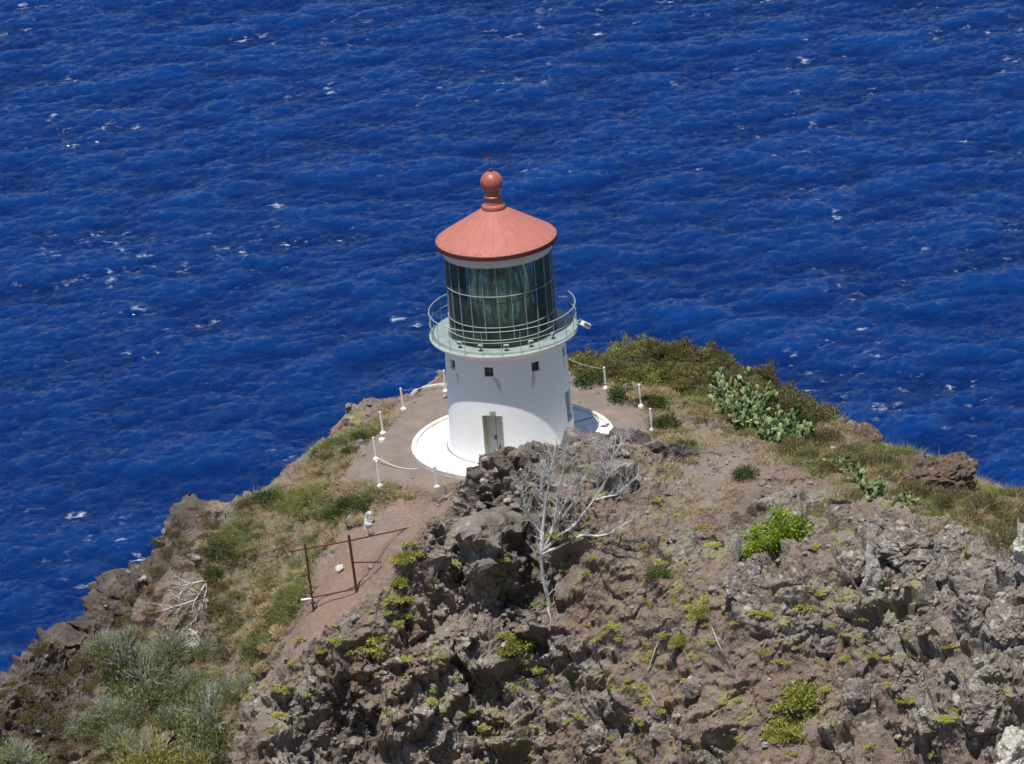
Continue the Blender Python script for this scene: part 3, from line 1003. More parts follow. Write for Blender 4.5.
# lantern
LR = 2.42
lan = empty('lantern'); lan.parent = LH
tm = MB(); tm.lathe([(2.44, 5.577), (2.44, 5.98), (2.36, 5.98), (2.36, 5.62), (0.0, 5.62)], 96); tm.build('lantern_curb', M_DARKMET, lan, True, 35)
b = MB(); b.tube(ring(2.53, 6.00), 0.018, 8, closed=True); b.build('hand_rail', M_RAIL, lan, True)
tm = MB(); tm.lathe([(LR, 5.985), (LR, 9.53)], 96); tm.build('glazing', M_GLASS, lan, True)
for k in range(24):
    a = R(-4 + 15 * k)
    b = MB(); m = Matrix.Rotation(a, 3, 'Z')
    b.box(polar(a, LR + 0.005, 7.75), (0.042, 0.075, 3.53), m); b.build('mullion', M_MULL, lan)
for z in (6.57, 8.05):
    b = MB(); b.tube(ring(LR + 0.035, z), 0.017, 6, closed=True); b.build('glazing_ring', M_RAIL, lan, True)
tm = MB(); tm.lathe([(2.36, 9.40), (2.47, 9.42), (2.50, 9.46), (2.50, 9.80), (2.54, 9.88), (2.36, 9.88)], 96, closed=True); tm.build('cornice', M_TRIMW, lan, True, 35)
# the great lens inside
ls = empty('lens'); ls.parent = LH
prof = []
for k in range(61):
    u = k / 60
    z = 6.25 + 2.95 * u
    r = 0.95 + 0.42 * math.sin(math.pi * (0.12 + 0.76 * u)) + (0.05 if k % 2 else 0.0)
    prof.append((r, z))
tm = MB(); tm.lathe(prof, 48); tm.build('prism_barrel', M_LENS, ls)
b = MB()
for k in range(12):
    a = R(12 + 30 * k)
    b.tube([polar(a, 1.10, 6.2)] + [polar(a, 1.03 + 0.42 * math.sin(math.pi * (0.12 + 0.76 * i / 6)), 6.25 + 2.95 * i / 6) for i in range(7)], 0.03, 6)
b.tube(ring(1.14, 6.24, 48), 0.06, 6, closed=True); b.tube(ring(1.43, 7.35, 48), 0.03, 6, closed=True)
b.build('lens_frame', M_BRASSY, ls, True)
tm = MB(); tm.lathe([(0.75, 5.63), (0.75, 6.15), (1.05, 6.2), (1.05, 6.24), (0, 6.24)], 32); tm.build('pedestal', M_DARKMET, ls)

# roof
NS = 24
tm = MB()
for k in range(NS):
    a0, a1 = R(-4 + 15 * k), R(-4 + 15 * (k + 1))
    sub = 4
    prof = [(2.755, 10.08), (1.7, 10.72), (0.5, 11.46)]
    rows = []
    for s in range(sub + 1):
        a = a0 + (a1 - a0) * s / sub
        flat = math.cos((a1 - a0) / 2) / math.cos(a - (a0 + a1) / 2)
        rows.append([polar(a, r * (0.5 + 0.5 * flat), z) for r, z in prof])
    for s in range(sub):
        for i in range(2):
            tm.add([rows[s][i], rows[s + 1][i], rows[s + 1][i + 1], rows[s][i + 1]], [(0, 1, 2, 3)])
roof = tm.build('roof', M_ROOF, LH, True, 2)
tm = MB(); tm.lathe([(2.745, 10.085), (2.775, 10.06), (2.775, 9.87), (2.71, 9.855), (2.36, 9.91)], 96); tm.build('fascia', M_FASCIA, roof, True, 30)
b = MB()
for k in range(NS):
    a = R(-4 + 15 * k)
    b.tube([polar(a, 2.74, 10.09), polar(a, 1.7, 10.723), polar(a, 0.52, 11.45)], 0.009, 4)
b.build('roof_seam', M_ROOF, roof)
for k in range(NS):
    for dd in (-2.6, 2.6):
        b = MB()
        a = R(-4 + 15 * k + dd)
        b.box(polar(a, 2.66, 10.135), (0.04, 0.04, 0.03), Matrix.Rotation(a, 3, 'Z'))
        b.build('roof_bolt', M_FASCIA, roof)
prof = [(0.44, 11.56), (0.54, 11.58), (0.56, 11.66), (0.52, 11.76), (0.40, 11.82), (0.37, 11.95), (0.345, 12.10), (0.42, 12.14), (0.42, 12.20), (0.34, 12.26), (0.30, 12.36)]
for k in range(1, 25):
    a = math.pi * (0.20 + 0.80 * k / 24)
    prof.append((max(0.51 * math.sin(a), 0.001), 12.83 - 0.51 * math.cos(a)))
tm = MB(); tm.lathe(prof, 40); tm.v = [(a_, b_, c_ - 0.155) for a_, b_, c_ in tm.v]
fin = tm.build('ball_finial', M_FINIAL, LH, True, 40)
b = MB(); b.tube([(0, 0, 13.30), (0, 0, 13.44), (0, 0, 13.50)], [0.085, 0.085, 0.03], 10); b.tube([(0, 0, 13.5), (0, 0, 14.25)], 0.018, 6)
b.box((-0.03, 0, 13.98), (0.22, 0.16, 0.018)); b.tube([(-0.1, 0, 13.98), (-0.1, 0, 14.15)], 0.012, 5)
b.v = [(a_, b_, c_ - 0.155) for a_, b_, c_ in b.v]
b.build('lightning_rod', M_FASCIA, fin)

# floodlight on an arm outside the railing
a = R(84)
fl = empty('floodlight'); fl.parent = LH
b = MB(); b.tube([polar(a, 3.34, 5.62), polar(a, 3.55, 5.72)], 0.025, 6); b.build('bracket', M_RAIL, fl)
c0 = Vector((3.73, -0.40, 5.62))
mrot = Euler((R(-32), R(33), R(6))).to_matrix()
b = MB(); b.box(c0, (0.47, 0.15, 0.24), mrot); b.build('lamp_housing', M_LAMPW, fl, bevel=0.02)
b = MB(); b.box(c0 + mrot @ Vector((0.04, -0.09, 0.0)), (0.29, 0.04, 0.13), mrot); b.build('lamp_grille', M_DARK, fl)
# small lamps standing on the deck at the foot of the lantern
for deg in (-47, -23.5, 1, 25, 52):
    a = R(deg)
    d = empty('deck_lamp'); d.parent = LH
    m = Matrix.Rotation(a, 3, 'Z')
    b = MB(); b.box(polar(a, 2.78, 5.80), (0.24, 0.16, 0.14), m); b.build('lamp_housing', M_RAIL, d, bevel=0.02)
    b = MB(); b.tube([polar(a, 2.78, 5.576), polar(a, 2.78, 5.74)], 0.03, 6); b.box(polar(a, 2.78, 5.587), (0.14, 0.14, 0.02), m); b.build('lamp_foot', M_DARKMET, d)
    b = MB(); b.box(polar(a, 2.868, 5.80), (0.18, 0.015, 0.09), m); b.build('lamp_glass', M_PANE, d)

# ================================================================== FENCE POSTS, ROPES, GATE
M_POST = paint('white_post_paint', (0.78, 0.77, 0.74), 0.6, 0.08, 6)
M_RUST = NT('rusted_pipe')
p = M_RUST.objco()
M_RUST = M_RUST.set(color=M_RUST.mix(M_RUST.map(M_RUST.noise(p, 7, 5, 0.7), 0.35, 0.65), (0.050, 0.024, 0.018), (0.125, 0.045, 0.027)), rough=0.85, spec=0.2, normal=M_RUST.bump(M_RUST.noise(p, 30, 3), 0.4, 0.01))
M_ROPE = paint('pale_rope', (0.62, 0.60, 0.56), 0.9, 0.1, 10)

POSTS = [  # base x, y, height in m, lean, label
 (445.5, 391, 1.05, 0.00, 'white fence post close to the tower at the far end of the pale kerb'),
 (403.5, 409, 1.05, 0.05, 'white fence post on the bend of the headland edge, next after the kerb'),
 (383, 433, 1.05, 0.05, 'white fence post on the gravel edge above the short white stub'),
 (376, 459, 1.05, 0.04, 'white fence post on the gravel just behind the frontmost edge post, rope at its foot'),
 (380, 486, 1.2, 0.05, 'tall white fence post at the corner of the gravel flat beside the green grass'),
 (437, 487, 1.0, 0.03, 'white fence post below the terrace rim on the strip of dry grass'),
 (606, 388, 1.05, 0.02, 'white fence post in front of the dark green thicket behind the tower'),
 (641, 406, 1.05, 0.02, 'white fence post with thick painted shaft beside a dark green bush'),
 (652, 430, 1.05, 0.02, 'white fence post nearest the dark lava lumps, round grass bush behind it'),
 (567.5, 374, 0.9, 0.0, 'white fence post half hidden behind the tower wall, chain end fixed to it'),
]
post_tops = []
b = MB(); b.tube([(0, 0, 0.04), (0, 0, 1.0)], 0.048, 10); b.tube([(0, 0, 1.0), (0, 0, 1.03)], [0.055, 0.03], 10)
post_me = b.build('pole', M_POST).data
b = MB(); b.tube([(0, 0, -0.08), (0, 0, 0.03), (0, 0, 0.07), (0, 0, 0.12)], [0.15, 0.14, 0.10, 0.055], 12)
foot_me = b.build('foot_block', M_POST).data
b = MB(); b.tube([(0.055 * math.cos(q), 0, 0.93 + 0.055 * math.sin(q)) for q in np.linspace(0, 6.28, 9)[:-1]], 0.012, 5, closed=True)
ring_me = b.build('eye_ring', M_RUST).data
for o in list(COL.objects):
    if o.parent is None and o.name in ('pole', 'foot_block', 'eye_ring'):
        bpy.data.objects.remove(o)
for px, py, hgt, lean, lab in POSTS:
    q, _ = hit(px, py)
    e = tag(empty('fence_post', q, (R(random.uniform(-2, 2)), -lean * 0.6, random.uniform(0, 6)), 1.0), lab, 'post', 'white rope fence posts round the gravel flat')
    e.rotation_euler = (R(random.uniform(-2, 1)), -lean, 0)
    o = obj_from_mesh('pole', post_me, None, e); o.scale = (1, 1, hgt)
    obj_from_mesh('foot_block', foot_me, None, e)
    o = obj_from_mesh('eye_ring', ring_me, None, e); o.scale = (1, 1, hgt)
    post_tops.append(q + Vector((-math.sin(lean) * hgt, 0, 0.93 * hgt)))
q, _ = hit(382, 441)
b = MB(); b.tube([(0, 0, -.05), (0, 0, 0.12), (0, 0, 0.16)], [0.16, 0.15, 0.05], 12)
o = tag(b.build('post_stub', M_POST, None, True, 40), 'short white stub on the gravel in front of a fence post', 'post'); o.location = q


def sag(a, b_, drop_, n=14):
    return [a.lerp(b_, k / n) - Vector((0, 0, drop_ * 4 * (k / n) * (1 - k / n))) for k in range(n + 1)]


b = MB(); b.tube(sag(post_tops[9], post_tops[6], 0.10), 0.008, 5)
tag(b.build('chain', M_ROPE), 'thin pale chain sagging between the posts beside the dark green thicket', 'chain')
b = MB(); b.tube(sag(post_tops[1], post_tops[0] , 0.30), 0.008, 5)
tag(b.build('chain', M_ROPE), 'thin chain hanging between the two back posts above the pale kerb', 'chain')
pts = []
for k in range(15):
    u = k / 14
    pts.append(hit(380 + 38 * u, 464 + 5.5 * math.sin(u * 1.9))[0] + Vector((0, 0, 0.02 + 0.25 * (1 - u) ** 3)))
b = MB(); b.tube(pts, 0.022, 6)
tag(b.build('rope', M_ROPE, None, True), 'pale slack rope lying across the gravel from a post foot', 'rope')
# pale kerb along the back edge
M_KERB = paint('weathered_kerb', (0.55, 0.53, 0.49), 0.85, 0.15, 3)
pts = [hit(x_, y_)[0] + Vector((0, 0, .02)) for x_, y_ in ((412, 395), (417, 391), (424, 388.5), (432, 387), (440, 385.8), (446, 385.5), (450, 385))]
b = MB(); b.tube(pts, 0.11, 6)
tag(b.build('kerb', M_KERB), 'broken pale kerb along the back edge of the gravel', 'kerb')

# rusted pipe gateway across the path
gl, _ = hit(314, 611); gr_, _ = hit(357, 592)
gate = tag(empty('gateway', (gl + gr_) / 2), 'rusted open pipe gateway standing across the red earth path', 'gate')


def gpart(name, pts, rad, m=None, parent=gate):
    b = MB(); b.tube([Vector(q) - gate.location for q in pts], rad, 8)
    return b.build(name, m or M_RUST, parent, True, 40)


tl = gl + Vector((-0.10, 0, 3.20)); tr_ = gr_ + Vector((-0.12, 0, 2.72))
gpart('post', [gl - Vector((0, 0, .3)), tl], 0.048)
gpart('post', [gr_ - Vector((0, 0, .3)), tr_], 0.058)
ra = gl.lerp(tl, 0.93); rb = gr_.lerp(tr_, 0.90)
rend = Vector(at_z(413, 527, rb.z + 0.15))
gpart('top_rail', [ra + (ra - rb).normalized() * 0.65, ra, rb, rend], 0.036)
ma = gr_.lerp(tr_, 0.52)
gpart('mid_rail', [ma, Vector(at_z(381, 562, ma.z + 0.02))], 0.035)
gpart('low_rail', [gl.lerp(tl, 0.20), gr_.lerp(tr_, 0.06)], 0.035)
for u in (0.12, 0.28):
    a = gl.lerp(tl, u)
    gpart('hinge', [a + Vector((-.12, -.05, 0)), a + Vector((.12, .02, 0.02))], 0.05)
b = MB(); a0 = gl.lerp(tl, 0.19); a1 = Vector(at_z(301, 600, a0.z - 0.05)); b.tube([a0, a1], 0.05, 8)
tag(b.build('white_pole', M_POST, None, True, 40), 'short white pole sticking out sideways from the rusted gateway', 'pole')

# ================================================================== ROCKS
def ico(sub):
    bm = bmesh.new(); bmesh.ops.create_icosphere(bm, subdivisions=sub, radius=1.0)
    v = np.array([tuple(q.co) for q in bm.verts]); f = np.array([[q.index for q in fa.verts] for fa in bm.faces])
    bm.free()
    return v, f


ICO5, ICO4, ICO2 = ico(5), ico(4), ico(2)


def rock_verts(base, seed, scale=(1, 1, 1), planes=16, rough=0.10, strata=0.0):
    rng = np.random.default_rng(seed)
    d = base
    n = rng.normal(size=(planes, 3)); n /= np.linalg.norm(n, axis=1)[:, None]
    h = rng.uniform(0.62, 1.0, planes)
    dots = d @ n.T
    r = np.where(dots > 0.05, h[None] / np.maximum(dots, 0.05), 9)
    r = np.minimum(r.min(1), 1.25)
    v = d * r[:, None] * np.array(scale)
    off = rng.uniform(-50, 50, 3)
    q = v * 1.6 + off
    nz = 0.6 * fbm(q, 4, seed) + 0.4 * (ridged(q * 1.5, 4, seed + 3) - 0.6)
    if len(v) > 500:
        f1, f2, c = worley(q * 1.5, seed); nz = nz + 0.9 * (c - 0.5) + 0.5 * np.minimum(f2 - f1, .3)
        f1, f2, c = worley(q * 4.0, seed); nz = nz + 0.4 * (c - 0.5)
    if strata:
        nz = nz + strata * np.abs(((v[:, 2] * 2.4 + 0.4 * perlin(q, 4)) % 1) - 0.5)
    return v + d * (nz * rough)[:, None] * max(scale)


def rock_mat(name, a, b, pale, pale_amt=0.5, red=(0.22, 0.12, 0.085)):
    t = NT(name)
    p = t.pos()
    n1 = t.noise(p, 1.4, 5, 0.65); n2 = t.noise(p, 6, 6, 0.7); n3 = t.noise(p, 20, 4, 0.7)
    c = t.mix(t.map(n2, 0.35, 0.65), a, b)
    c = t.mix(t.map(n1, 0.55, 0.7, 0, 0.6), c, red)
    c = t.mix(t.map(t.noise(p, 2.1, 6, 0.75), 0.62 - 0.2 * pale_amt, 0.72 - 0.2 * pale_amt), c, pale)
    c = t.mix(t.map(n3, 0.5, 0.78, 0, 0.5), c, (0.06, 0.052, 0.05))
    hh = t.math('ADD', n2, t.math('MULTIPLY', n3, 0.5))
    return t.set(color=c, rough=0.95, spec=0.15, normal=t.bump(hh, 0.9, 0.1))


M_RDARK = rock_mat('dark_lava_rock', (0.115, 0.098, 0.092), (0.065, 0.058, 0.056), (0.20, 0.185, 0.17), 0.1)
M_RGREY = rock_mat('grey_lava_rock', (0.255, 0.218, 0.190), (0.140, 0.120, 0.108), (0.42, 0.395, 0.35), 0.5)
M_RPALE = rock_mat('pale_lichen_rock', (0.52, 0.49, 0.43), (0.36, 0.335, 0.29), (0.60, 0.58, 0.52), 0.8)
M_RBROWN = rock_mat('rusty_brown_rock', (0.165, 0.118, 0.09), (0.075, 0.058, 0.05), (0.30, 0.22, 0.15), 0.25, (0.26, 0.12, 0.07))
M_RWHITE = rock_mat('white_splashed_rock', (0.62, 0.60, 0.57), (0.16, 0.15, 0.14), (0.70, 0.69, 0.66), 0.9, (0.4, 0.38, 0.35))

BOULDERS = [  # px, py of the base, size xyz (m), material, rotation, sink, label
 (677, 459, (.78, .55, .55), M_RDARK, 20, .25, 'large dark lava lump on the trail, biggest of the row leading to the terrace'),
 (657, 450, (.50, .45, .38), M_RDARK, 70, .2, 'small dark lava lump between the big one and the trail edge'),
 (640, 443, (.62, .45, .42), M_RDARK, 140, .2, 'low dark lava lump at the foot of a white fence post'),
 (618, 441, (.55, .5, .50), M_RDARK, 200, .2, 'dark lava lump against the white terrace rim'),
 (748, 592, (.85, .7, .85), M_RGREY, 30, .2, 'grey boulder with a pale cracked top below the bright green bush'),
 (934, 490, (1.6, 1.0, .95), M_RBROWN, 10, .25, 'big rusty brown overhanging rock on the ridge against the sea'),
 (912, 466, (.7, .6, .38), M_RBROWN, 60, .2, 'low brown ledge rock beside the big overhanging rock'),
 (866, 440, (.75, .6, .45), M_RBROWN, 120, .2, 'small reddish brown rock standing on the ridge line above the cactus row'),
 (910, 560, (1.55, .9, .85), M_RGREY, -8, .2, 'broad layered grey rock right behind the pale spire'),
 (940, 575, (.62, .5, .45), M_RGREY, 40, .15, 'squat grey boulder with one bright face below the layered rock'),
 (975, 625, (.75, .55, 1.05), M_RGREY, 15, .25, 'upright angular block with a slanting shaded face'),
 (1010, 640, (1.1, .9, 1.0), M_RGREY, 70, .3, 'big weathered grey block at the edge of the picture'),
 (988, 722, (1.25, 1.0, 1.15), M_RGREY, 15, .3, 'large rounded grey boulder above the corner'),
 (1012, 775, (1.05, .8, 1.1), M_RPALE, 65, .25, 'pale smooth boulder in the lowest corner'),
 (194, 648, (.42, .38, .78), M_RPALE, 25, .15, 'tall pale block standing between the grey shrubs'),
 (186, 658, (.35, .3, .26), M_RPALE, 65, .1, 'small pale stone at the foot of the tall block'),
 (166, 745, (.5, .45, .4), M_RBROWN, 10, .1, 'brown stone low down among the grey shrubs'),
 (370, 527, (.20, .17, .42), M_RWHITE, 10, .08, 'white splashed upright stone beside the path'),
 (341, 571, (.27, .22, .19), M_RPALE, 50, .06, 'pale concrete lump lying on the red path behind the gateway'),
 (352, 524, (.42, .3, .26), M_RGREY, 35, .08, 'flat grey stone next to the white splashed stone'),
 (858, 575, (.9, .7, .75), M_RGREY, 80, .3, 'crumbled grey block at the foot of the pale spire'),
 (700, 690, (.6, .5, .42), M_RGREY, 33, .15, 'grey stone on the open slope below the fallen branch'),
 (600, 745, (.7, .6, .7), M_RGREY, 75, .25, 'crag block low on the cliff face'),
 (560, 650, (.55, .5, .6), M_RGREY, 12, .2, 'rock block under the dead tree'),
 (445, 610, (1.0, .7, .6), M_RGREY, 22, .25, 'overhanging grey ledge rock above a dark hollow'),
 (860, 700, (.6, .5, .6), M_RGREY, 120, .2, 'grey block beside the yellow shrub patch'),
 (830, 650, (.65, .5, .5), M_RGREY, 52, .2, 'cracked grey boulder on the open right slope'),
]
for i, (px, py, s, m, rot, sink, lab) in enumerate(BOULDERS):
    q, nrm = hit(px, py)
    v = rock_verts(ICO5[0], 100 + i, s, 14, 0.17, 0.5 if 'layered' in lab or 'overhang' in lab else 0.0)
    me = np_mesh('boulder', v, ICO5[1])
    o = obj_from_mesh('boulder', me, m)
    o.location = q + Vector((0, s[1] * 0.5, s[2] * 0.55 - sink)); o.rotation_euler = (0, 0, R(rot))
    tag(o, lab, 'rock')

SPIRES = [(871, 590, .27, 3.3, 'tall pale jagged rock spire streaked with lichen'), (1020, 562, .30, 1.9, 'pale pointed rock at the edge of the picture'),
          (978, 622, .22, 1.5, 'thin pale slab leaning against the upright angular block')]
for i, (px, py, w, hgt, lab) in enumerate(SPIRES):
    q, _ = hit(px, py)
    v = rock_verts(ICO5[0], 300 + i, (1, .7, 1), 10, 0.0)
    u = (v[:, 2] + 1) / 2
    taper = np.clip(1.15 - 0.95 * u, 0.12, 2)
    v = np.c_[v[:, 0] * w * taper + 0.10 * np.sin(u * 3), v[:, 1] * w * taper, u * hgt - 0.2]
    k = v * np.array([3.2, 3.2, 1.1]) + i * 9
    f1, f2, c = worley(k * 1.4, 5)
    rad = v * np.array([1, 1, 0.12]); rad /= np.linalg.norm(rad, axis=1)[:, None] + 1e-6
    v = v + rad * (0.16 * (ridged(k, 4, 6) - .5) + 0.22 * (c - .5))[:, None] * w * 3.0
    o = obj_from_mesh('rock_spire', np_mesh('rock_spire', v, ICO5[1]), M_RPALE)
    o.location = q
    tag(o, lab, 'rock')

# rubble: uncountable loose stones, one object
Tn = T[ii]
wr = (rock[ii] * (0.35 + 0.9 * w_crag[ii]) + 0.05 * (w_gravel[ii] + w_path[ii]) + 0.25 * w_trail[ii]) * (1 - pad[ii]) * (np.abs(Tn[:, 0]) < 30) * (Tn[:, 1] > -40) * (Tn[:, 1] < ridge_y(Tn[:, 0]) + 1)
# spread evenly over the surface whatever the grid spacing
cell_area = (np.gradient(TX)[None, :] * np.gradient(TY)[:, None]).ravel()[ii] * np.sqrt(1 + dzx[ii] ** 2 + dzy[ii] ** 2)


def pick(w, n):
    w = np.maximum(w * cell_area, 0)
    return ii[RNG.choice(len(ii), n, p=w / w.sum())]


protos = [rock_verts(ICO2[0], 400 + k, (1, .8, .62), 9, 0.12) for k in range(10)]
VV, FF, n0 = [], [], 0
clumped = np.maximum(fbm(Tn * 0.7, 3, 77) + 0.25, 0.03)
for k in pick(wr * clumped, 9000):
    s = min(0.045 * (RNG.pareto(2.3) + 1), 0.24)
    a = RNG.uniform(0, 6.28); ca, sa = math.cos(a), math.sin(a)
    v = protos[RNG.integers(10)] * s
    v = v @ np.array([[ca, sa, 0], [-sa, ca, 0], [0, 0, 1]])
    VV.append(v + T[k] + np.array([0, 0, s * 0.2])); FF.append(ICO2[1] + n0); n0 += len(v)
tag(obj_from_mesh('rubble', np_mesh('rubble', np.concatenate(VV), np.concatenate(FF)), M_RGREY), 'loose grey brown lava rubble strewn over the slopes', kind='stuff')


# ================================================================== PLANTS
def leaf_mat(name, dark, light, warm=None, transl=0.35):
    t = NT(name)
    v = t.attr('tint')
    c = t.mix(v, dark, light)
    if warm is not None:
        c = t.mix(t.math('MULTIPLY', t.n('ShaderNodeObjectInfo').outputs['Random'], 0.8), c, t.mix(v, tuple(.6 * q for q in warm), warm))
    d = t.n('ShaderNodeBsdfDiffuse', inp={'Color': c})
    tl_ = t.n('ShaderNodeBsdfTranslucent', inp={'Color': c})
    gl_ = t.n('ShaderNodeBsdfGlossy', inp={'Color': (1, 1, 1), 'Roughness': 0.5})
    m1 = t.n('ShaderNodeMixShader', inp={0: transl, 1: d.outputs[0], 2: tl_.outputs[0]})
    m2 = t.n('ShaderNodeMixShader', inp={0: 0.012, 1: m1.outputs[0], 2: gl_.outputs[0]})
    t.t.links.new(m2.outputs[0], t.t.nodes['Material Output'].inputs[0])
    return t.m


def unit(a):
    return a / (np.linalg.norm(a, axis=-1, keepdims=True) + 1e-9)


def leaves_geo(pos, dirs, length, width, tint, rng):
    n = len(pos)
    a = unit(dirs)
    b = unit(np.cross(a, rng.normal(size=(n, 3))))
    L = (length * rng.uniform(0.6, 1.3, n))[:, None]; Wd = (width * rng.uniform(0.7, 1.3, n))[:, None]
    v = np.stack([pos, pos + a * L * .5 + b * Wd * .5, pos + a * L, pos + a * L * .5 - b * Wd * .5], 1).reshape(-1, 3)
    f = np.arange(4 * n).reshape(n, 4)
    return v, f, np.repeat(tint, 4)


def foliage_mesh(name, seed, rx, hgt, clumps, leaves, length, width, spread=0.26, up=0.4, inner=0.5):
    rng = np.random.default_rng(seed)
    d = unit(rng.normal(size=(clumps, 3))); d[:, 2] = np.abs(d[:, 2]) * rng.uniform(0.2, 1, clumps)
    rr = rng.uniform(inner, 1.0, clumps) ** 0.7
    # uneven outline
    lob = 0.75 + 0.35 * rng.uniform(size=clumps)
    c = d * (rr * lob)[:, None] * np.array([rx, rx, hgt])
    k = rng.integers(0, clumps, leaves)
    pos = c[k] + rng.normal(size=(leaves, 3)) * spread * np.array([rx, rx, hgt * 0.8]) * 0.55
    pos[:, 2] = np.maximum(pos[:, 2], -0.05)
    dirs = unit(pos / np.array([rx, rx, hgt])) * 0.6 + rng.normal(size=(leaves, 3)) * 0.6 + np.array([0, 0, up])
    ct = rng.uniform(0.1, 0.9, clumps)
    tint = np.clip(ct[k] * 0.6 + rng.uniform(0, 0.45, leaves), 0, 1)
    v, f, tt = leaves_geo(pos, dirs, length, width, tint, rng)
    me = np_mesh(name, v, f); add_attr(me, 'tint', tt)
    return me, c


def twig_mesh(name, seed, rx, hgt, stems, twigs, rad, up=1.0):
    rng = random.Random(seed)
    mb = MB()
    for s in range(stems):
        a = rng.uniform(0, 2 * math.pi); out = rng.uniform(0.15, 1.0)
        tip = Vector((math.cos(a) * rx * out, math.sin(a) * rx * out, hgt * (1.05 - 0.55 * out * out) * rng.uniform(.75, 1.1)))
        mid = tip * 0.5 + Vector((rng.uniform(-.1, .1), rng.uniform(-.1, .1), 0.12 * hgt))
        pts = [Vector((rng.uniform(-.06, .06), rng.uniform(-.06, .06), -0.08)), mid * 0.55, mid, (mid + tip) / 2 + Vector((rng.uniform(-.06, .06),) * 3), tip]
        mb.tube(pts, [rad, rad * .85, rad * .65, rad * .5, rad * .25], 4, caps=False)
        for _ in range(twigs):
            u = rng.uniform(0.3, 0.95); p0 = (mid.lerp(tip, (u - .5) * 2) if u > .5 else mid * (u * 2))
            dirv = (tip - mid).normalized() + Vector((rng.gauss(0, .55), rng.gauss(0, .55), rng.gauss(.2 * up, .4)))
            ln = rng.uniform(0.18, 0.5) * hgt * 0.6
            p1 = p0 + dirv.normalized() * ln * 0.5; p2 = p1 + (dirv + Vector((rng.gauss(0, .3), rng.gauss(0, .3), .3))).normalized() * ln * 0.5
            mb.tube([p0, p1, p2], [rad * .4, rad * .3, rad * .15], 3, caps=False)
    me = bpy.data.meshes.new(name); me.from_pydata(mb.v, [], mb.f); me.update()
    return me


M_STEM = paint('grey_brown_stem', (0.17, 0.145, 0.12), 0.9, 0.15, 6, 0.1)
M_DEAD = paint('bleached_dead_wood', (0.62, 0.60, 0.575), 0.85, 0.14, 4, 0.1)
M_TWIG = paint('grey_dry_twigs', (0.42, 0.39, 0.355), 0.9, 0.15, 4, 0.1)
L_OLIVE = leaf_mat('olive_leaves', (0.100, 0.118, 0.026), (0.310, 0.310, 0.085), (0.33, 0.29, 0.10))
L_DARK = leaf_mat('dark_green_leaves', (0.035, 0.060, 0.018), (0.105, 0.140, 0.045))
L_BROWN = leaf_mat('brown_olive_scrub', (0.085, 0.075, 0.032), (0.220, 0.190, 0.085), (0.24, 0.17, 0.085))
L_BRIGHT = leaf_mat('bright_green_leaves', (0.120, 0.185, 0.016), (0.370, 0.480, 0.060))
L_YELLOW = leaf_mat('yellow_green_leaves', (0.250, 0.260, 0.050), (0.560, 0.560, 0.150), (0.50, 0.47, 0.13))
L_GREY = leaf_mat('grey_green_leaves', (0.150, 0.190, 0.078), (0.380, 0.430, 0.215))
L_CACT = leaf_mat('cactus_pads', (0.045, 0.085, 0.026), (0.330, 0.385, 0.190), None, 0.0)


def plant_protos(n, fol, tw):
    out = []
    for k in range(n):
        m1 = foliage_mesh('foliage', *fol[0](k), **fol[1])[0]
        m2 = twig_mesh('stems', *tw(k)) if tw else None
        out.append((m1, m2))
    return out


def plant(name, proto, mats, loc, scale, rotz, lab, cat, group=None, tilt=None):
    e = tag(empty(name, loc, (0, 0, rotz), scale), lab, cat, group)
    if tilt is not None:
        e.rotation_euler = (tilt[0], tilt[1], rotz)
    f = obj_from_mesh('foliage', proto[0], None, e)
    if not proto[0].materials: proto[0].materials.append(mats[0])
    if proto[1] is not None:
        obj_from_mesh('stems', proto[1], None, e)
        if not proto[1].materials: proto[1].materials.append(mats[1])
    return e


def single(name, me, m, loc, scale, rotz, lab, cat, group=None):
    o = obj_from_mesh(name, me, None)
    if not me.materials: me.materials.append(m)
    o.location = loc; o.rotation_euler = (0, 0, rotz)
    o.scale = scale if hasattr(scale, '__len__') else (scale,) * 3
    return tag(o, lab, cat, group)


def in_poly_px(poly, n, seed, mind=0.0):
    """n ground points scattered inside a ground polygon"""
    rng = random.Random(seed)
    P_ = polygon(poly)
    lo, hi = P_.min(0), P_.max(0)
    out = []
    tries = 0
    while len(out) < n and tries < n * 200:
        tries += 1
        a = (rng.uniform(lo[0], hi[0]), rng.uniform(lo[1], hi[1]))
        if inside(P_, np.array([a[0]]), np.array([a[1]]))[0] and all((a[0] - b[0]) ** 2 + (a[1] - b[1]) ** 2 > mind ** 2 for b in out):
            out.append(a)
    return [drop(*a)[0] for a in out]


rnd = random.Random(5)
# thicket behind the tower
thick = plant_protos(5, ((lambda k: (k + 1, 0.95, 0.95)), dict(clumps=34, leaves=3200, length=0.105, width=0.05, spread=0.24, inner=0.35)), lambda k: (k, 0.8, 0.8, 12, 6, 0.02))
THICKET = [(574,362,0),(600,358,0),(640,353,.2),(690,355,.3),(740,374,0),(790,399,-.5),(822,418,-.8),(805,432,-.8),(765,408,-.2),(742,396,0),(712,396,.1),(690,388,.2),(668,380,.2),(650,388,.1),(634,389,.1),(612,380,0),(592,372,0)]
CACTI = [(724,400),(732,412),(728,390),(742,416),(745,404),(757,424),(752,412),(768,428),(764,416),(778,438),(775,424),(788,440),(790,430),(798,436),(760,404),(742,424),(770,440),(736,398)]
CPOS = [hit(*c_)[0] for c_ in CACTI]
L_BROWNTOP = leaf_mat('brown_thicket_leaves', (0.075, 0.068, 0.030), (0.215, 0.180, 0.080), (0.20, 0.19, 0.06))
vars_ = {}
